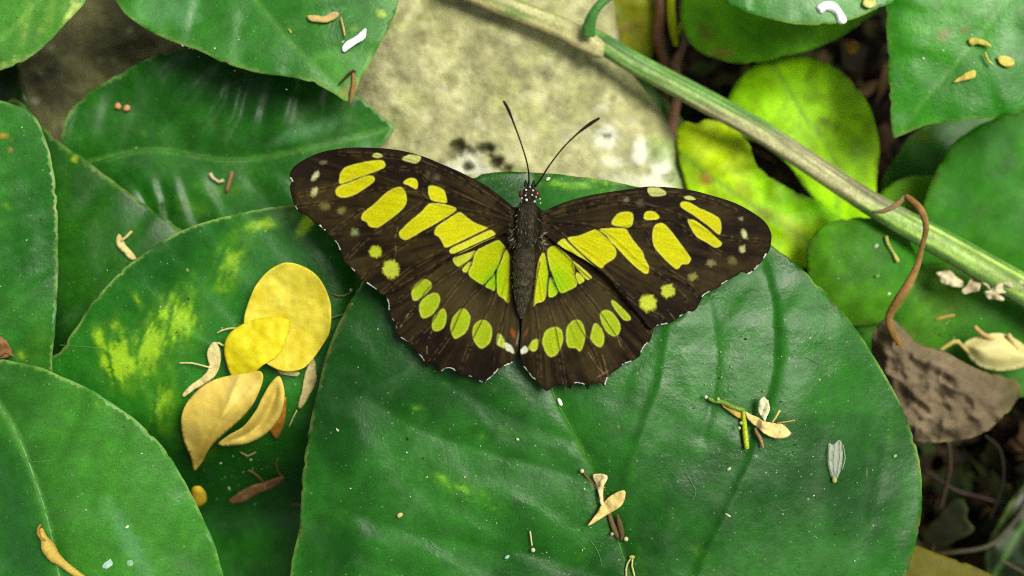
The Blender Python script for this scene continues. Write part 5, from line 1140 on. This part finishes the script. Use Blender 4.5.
def make_butterfly():
    root = empty('butterfly', 526, 250, .3)
    tag(root, 'dark brown butterfly with yellow-green spots, wings spread flat', 'butterfly')
    def fore(side):
        def f(x, y):
            d = np.abs(x - 527)
            ed = np.clip((y - 200) / 90, 0, 1)
            return .50 + .05 * ss(0, 60, d) - .42 * ss(60, 250, d) * .7 - .10 * ed + .03 * np.sin(d / 17 + y / 30)
        return f
    def hind(side):
        def f(x, y):
            d = np.abs(x - 524)
            return .36 - .10 * ss(20, 120, d) - .08 * ss(310, 385, y) + .02 * np.sin(d / 9)
        return f
    wing('hindwing', LH_out, LH, LHd, LHV, LW, hind(-1), root, 600, False, (517, 235), GH)
    wing('hindwing', RH_out, RH, RHd, RHV, RW, hind(1), root, 630, True, (533, 237), GH)
    wing('forewing', LF_out, LF, LFd, LV, LW, fore(-1), root, 660, False, (514, 220), GH)
    wing('forewing', RF_out, RF, RFd, RV, RW, fore(1), root, 690, True, (540, 222), GH)
    # body: lofted rings along y
    def loft(rings, n=24, col=None):
        V = []; F = []
        for (cx, cy, cz, hw, hh) in rings:
            c = P(cx, cy, cz)
            for k in range(n):
                a = 2 * math.pi * k / n
                V.append(c + np.array([math.cos(a) * hw / PPC * .01, 0, math.sin(a) * hh / PPC * .01]))
        for i in range(len(rings) - 1):
            for k in range(n):
                k2 = (k + 1) % n; F.append((i * n + k, i * n + k2, (i + 1) * n + k2, (i + 1) * n + k))
        F.append(tuple(range(n))); F.append(tuple((len(rings) - 1) * n + k for k in range(n))[::-1])
        return np.array(V), F
    def interp(rings, step=1.0):
        rings = np.array(rings, float); ys = np.arange(rings[0, 1], rings[-1, 1], step)
        from_ = [np.interp(ys, rings[:, 1], rings[:, j]) for j in range(5)]
        k = np.ones(5) / 5
        o_ = []
        for j in range(5):
            a = np.pad(from_[j], 2, mode='edge'); o_.append(np.convolve(a, k, 'valid') if j != 1 else from_[j])
        return np.stack(o_, 1)
    th = interp([(a, b, c_, d * .86, e * .9) for a, b, c_, d, e in [(528.5, 199, .58, 6, 6), (528, 202, .6, 9, 8), (527.5, 208, .62, 11.5, 11), (527, 218, .64, 12.5, 12), (526.5, 230, .62, 13, 12), (526, 240, .58, 12.4, 12), (525.5, 247, .54, 12, 11), (525, 250, .5, 10.5, 9)]])
    V, F = loft(th); Y = np.repeat(th[:, 1], 24); A = np.tile(np.arange(24) / 24 * 2 * math.pi, len(th))
    c = srgb(34, 29, 18) * (.6 + .8 * fbm(Y / 3, A * 4, 701)[:, None])
    s1 = (np.exp(-((A - 1.15) / .12) ** 2) + np.exp(-((A - 2.0) / .12) ** 2)) * .4 * ss(203, 212, Y); c = c * (1 - s1[:, None]) + srgb(96, 88, 64) * s1[:, None]
    link_mesh('thorax', V, F, M_body, root, c)
    ab = [(525, 248, .5, 11, 9), (524.5, 252, .5, 12.8, 10.5), (524, 262, .5, 13, 11), (523.5, 275, .48, 12.4, 11), (522.5, 290, .46, 10.8, 10), (522, 302, .44, 8.6, 8), (521.5, 310, .42, 6.2, 6), (521, 316, .41, 3.5, 4), (521, 319, .40, 1.4, 1.5)]
    ab = [(a, b, c_, d * .84, e) for a, b, c_, d, e in ab]; ab = interp(ab, .8); ys = ab[:, 1]
    seg = .5 + .5 * np.cos((ys - 252) / 9.0 * 2 * math.pi); ab[:, 3] *= 1 - .035 * seg; ab[:, 4] *= 1 - .06 * seg
    V, F = loft(ab); Y = np.repeat(ys, 24); A = np.tile(np.arange(24) / 24 * 2 * math.pi, len(ab))
    c = srgb(44, 38, 22) * (.65 + .7 * fbm(Y / 2.5, A * 5, 703)[:, None])
    g = (.2 + .45 * ss(255, 300, Y)) * ss(.3, .7, fbm(Y / 4, A * 3, 705)); c = c * (1 - g[:, None]) + srgb(84, 80, 58) * g[:, None]
    s2 = np.repeat(seg, 24) ** 3 * .5; c = c * (1 - s2[:, None]) + srgb(28, 24, 16) * s2[:, None]
    link_mesh('abdomen', V, F, M_body, root, c)
    hd = interp([(529.5, 186, .62, 2.5, 2.5), (529.5, 188, .62, 5, 5), (529.3, 191, .62, 7, 7), (529, 195, .61, 7.6, 7), (528.8, 199, .6, 6.8, 6), (528.5, 202, .59, 5.5, 5)])
    V, F = loft(hd); Y = np.repeat(hd[:, 1], 24); link_mesh('head', V, F, M_body, root, srgb(34, 30, 24) * (.6 + .8 * fbm(Y / 1.5, np.arange(len(Y)) / 3., 707)[:, None]))
    for ex in (521.8, 537.0):
        v_, f_, c_ = ball(ex, 194, .60, 4.0, srgb(78, 34, 14), 10, (.8, 1.05, 1)); link_mesh('eye', v_, f_, M_eye, root, c_)
    for px_ in ((526, 188, 525.5, 180), (533, 188, 534, 180)):
        tube_obj('palp', [(px_[0], px_[1], .62), ((px_[0] + px_[2]) / 2, 184, .66), (px_[2], px_[3], .64)], [2.2, 2., .6], srgb(40, 34, 26), M_body, root, n=8, step=2)
    tube_obj('antenna', [(528, 188, .66), (529, 178, .75), (527, 163, .95), (521, 143, 1.15), (514, 124, 1.3), (508, 109, 1.35), (503.5, 101, 1.35)], [1.1, .8, .75, .75, .85, 1.5, 1.0], srgb(22, 18, 12), M_body, root, n=8, step=3)
    tube_obj('antenna', [(533, 189, .66), (540, 180, .75), (549, 166, .95), (562, 149, 1.15), (577, 134, 1.3), (590, 124, 1.35), (599.5, 118, 1.35)], [1.1, .8, .75, .75, .9, 1.7, 1.1], srgb(22, 18, 12), M_body, root, n=8, step=3)
    # scale dots and hair
    dots = [(526, 190, 1.0), (533, 190.5, 1.0), (525.5, 195.5, .9), (532, 195, .9), (522, 198, 1.1), (526.5, 200, 1.4), (534.5, 201.5, 1.2), (521.5, 202, .8), (540, 199, .9), (529, 206, .8), (536, 197, .9), (540.5, 203, .8), (530, 187, .8)]
    parts = [ball(x, y, .76 if abs(x - 529) < 5 else .68, r, srgb(195, 200, 190), 5) for x, y, r in dots]
    V, F, c = merge(parts); link_mesh('white_dots', V, F, M_hair, root, c)
    hair = []
    rs = random.Random(9)
    def strand(x, y, z, ang, el, L, r, col):
        dx, dy = math.cos(ang) * math.cos(el) * L, math.sin(ang) * math.cos(el) * L; dz = math.sin(el) * L / PPC
        v_, f_, _ = tube([(x, y, z), (x + dx * .5, y + dy * .5, z + dz * .8), (x + dx, y + dy, z + dz)], [r, r * .8, .06], 4)
        return v_, f_, np.tile(col * rs.uniform(.5, 1.3), (len(v_), 1))
    for i in range(300):
        t = rs.random(); y = 186 + t * 62; hw = np.interp(y, [186, 200, 210, 230, 248], [6, 7, 11, 13.5, 11.5]); s_ = rs.uniform(-1, 1)
        x = 527.5 + s_ * hw; z = .61 + .23 * math.sqrt(max(0, 1 - s_ * s_)) * (hw / 13)
        ang = math.pi / 2 + s_ * -.7 + rs.uniform(-.5, .5)
        if y < 205: ang = -math.pi / 2 + s_ * 1.4 + rs.uniform(-.6, .6)
        col = srgb(52, 46, 30) if rs.random() < .85 else srgb(130, 126, 100)
        hair.append(strand(x, y, z, ang, rs.uniform(.2, .7), rs.uniform(2, 4.5), .24, col))
    for i in range(260):      # tufts at the wing roots
        sd_ = rs.choice((-1, 1)); x = 527 + sd_ * rs.uniform(11, 15); y = rs.uniform(212, 246)
        hair.append(strand(x, y, .56, (0 if sd_ > 0 else math.pi) + rs.uniform(-.9, .9), rs.uniform(.1, .6), rs.uniform(4, 9), .24, srgb(170, 168, 140) if (y > 232 and rs.random() < .25) else srgb(66, 56, 38)))
    for i in range(170):      # short down on the abdomen
        t = rs.random(); y = 250 + t * 62; hw = np.interp(y, [250, 262, 290, 312], [12, 13, 10.5, 5]); s_ = rs.uniform(-1, 1)
        hair.append(strand(524.5 - (y - 250) * .05 + s_ * hw, y, .49 + .2 * math.sqrt(max(0, 1 - s_ * s_)) * hw / 13, math.pi / 2 + rs.uniform(-.3, .3) - s_ * .2, rs.uniform(.05, .3), rs.uniform(2, 4), .26, srgb(82, 80, 58) if rs.random() < .4 else srgb(52, 46, 30)))
    V, F, c = merge(hair); link_mesh('fur', V, F, M_hair, root, c)
    # legs tucked under the body, feet on the leaf
    for (x0, y0, x1, y1, x2, y2) in ((518, 214, 508, 220, 496, 226), (537, 214, 548, 220, 560, 226), (518, 226, 500, 236, 488, 250), (536, 226, 556, 236, 566, 250)):
        tube_obj('leg', [(x0, y0, .45), (x1, y1, .30), (x2, y2, float(A_sh(x2, y2)[0]) + .02)], [1.4, 1.1, .7], srgb(34, 26, 18), M_body, root, n=6, step=3)
make_butterfly()
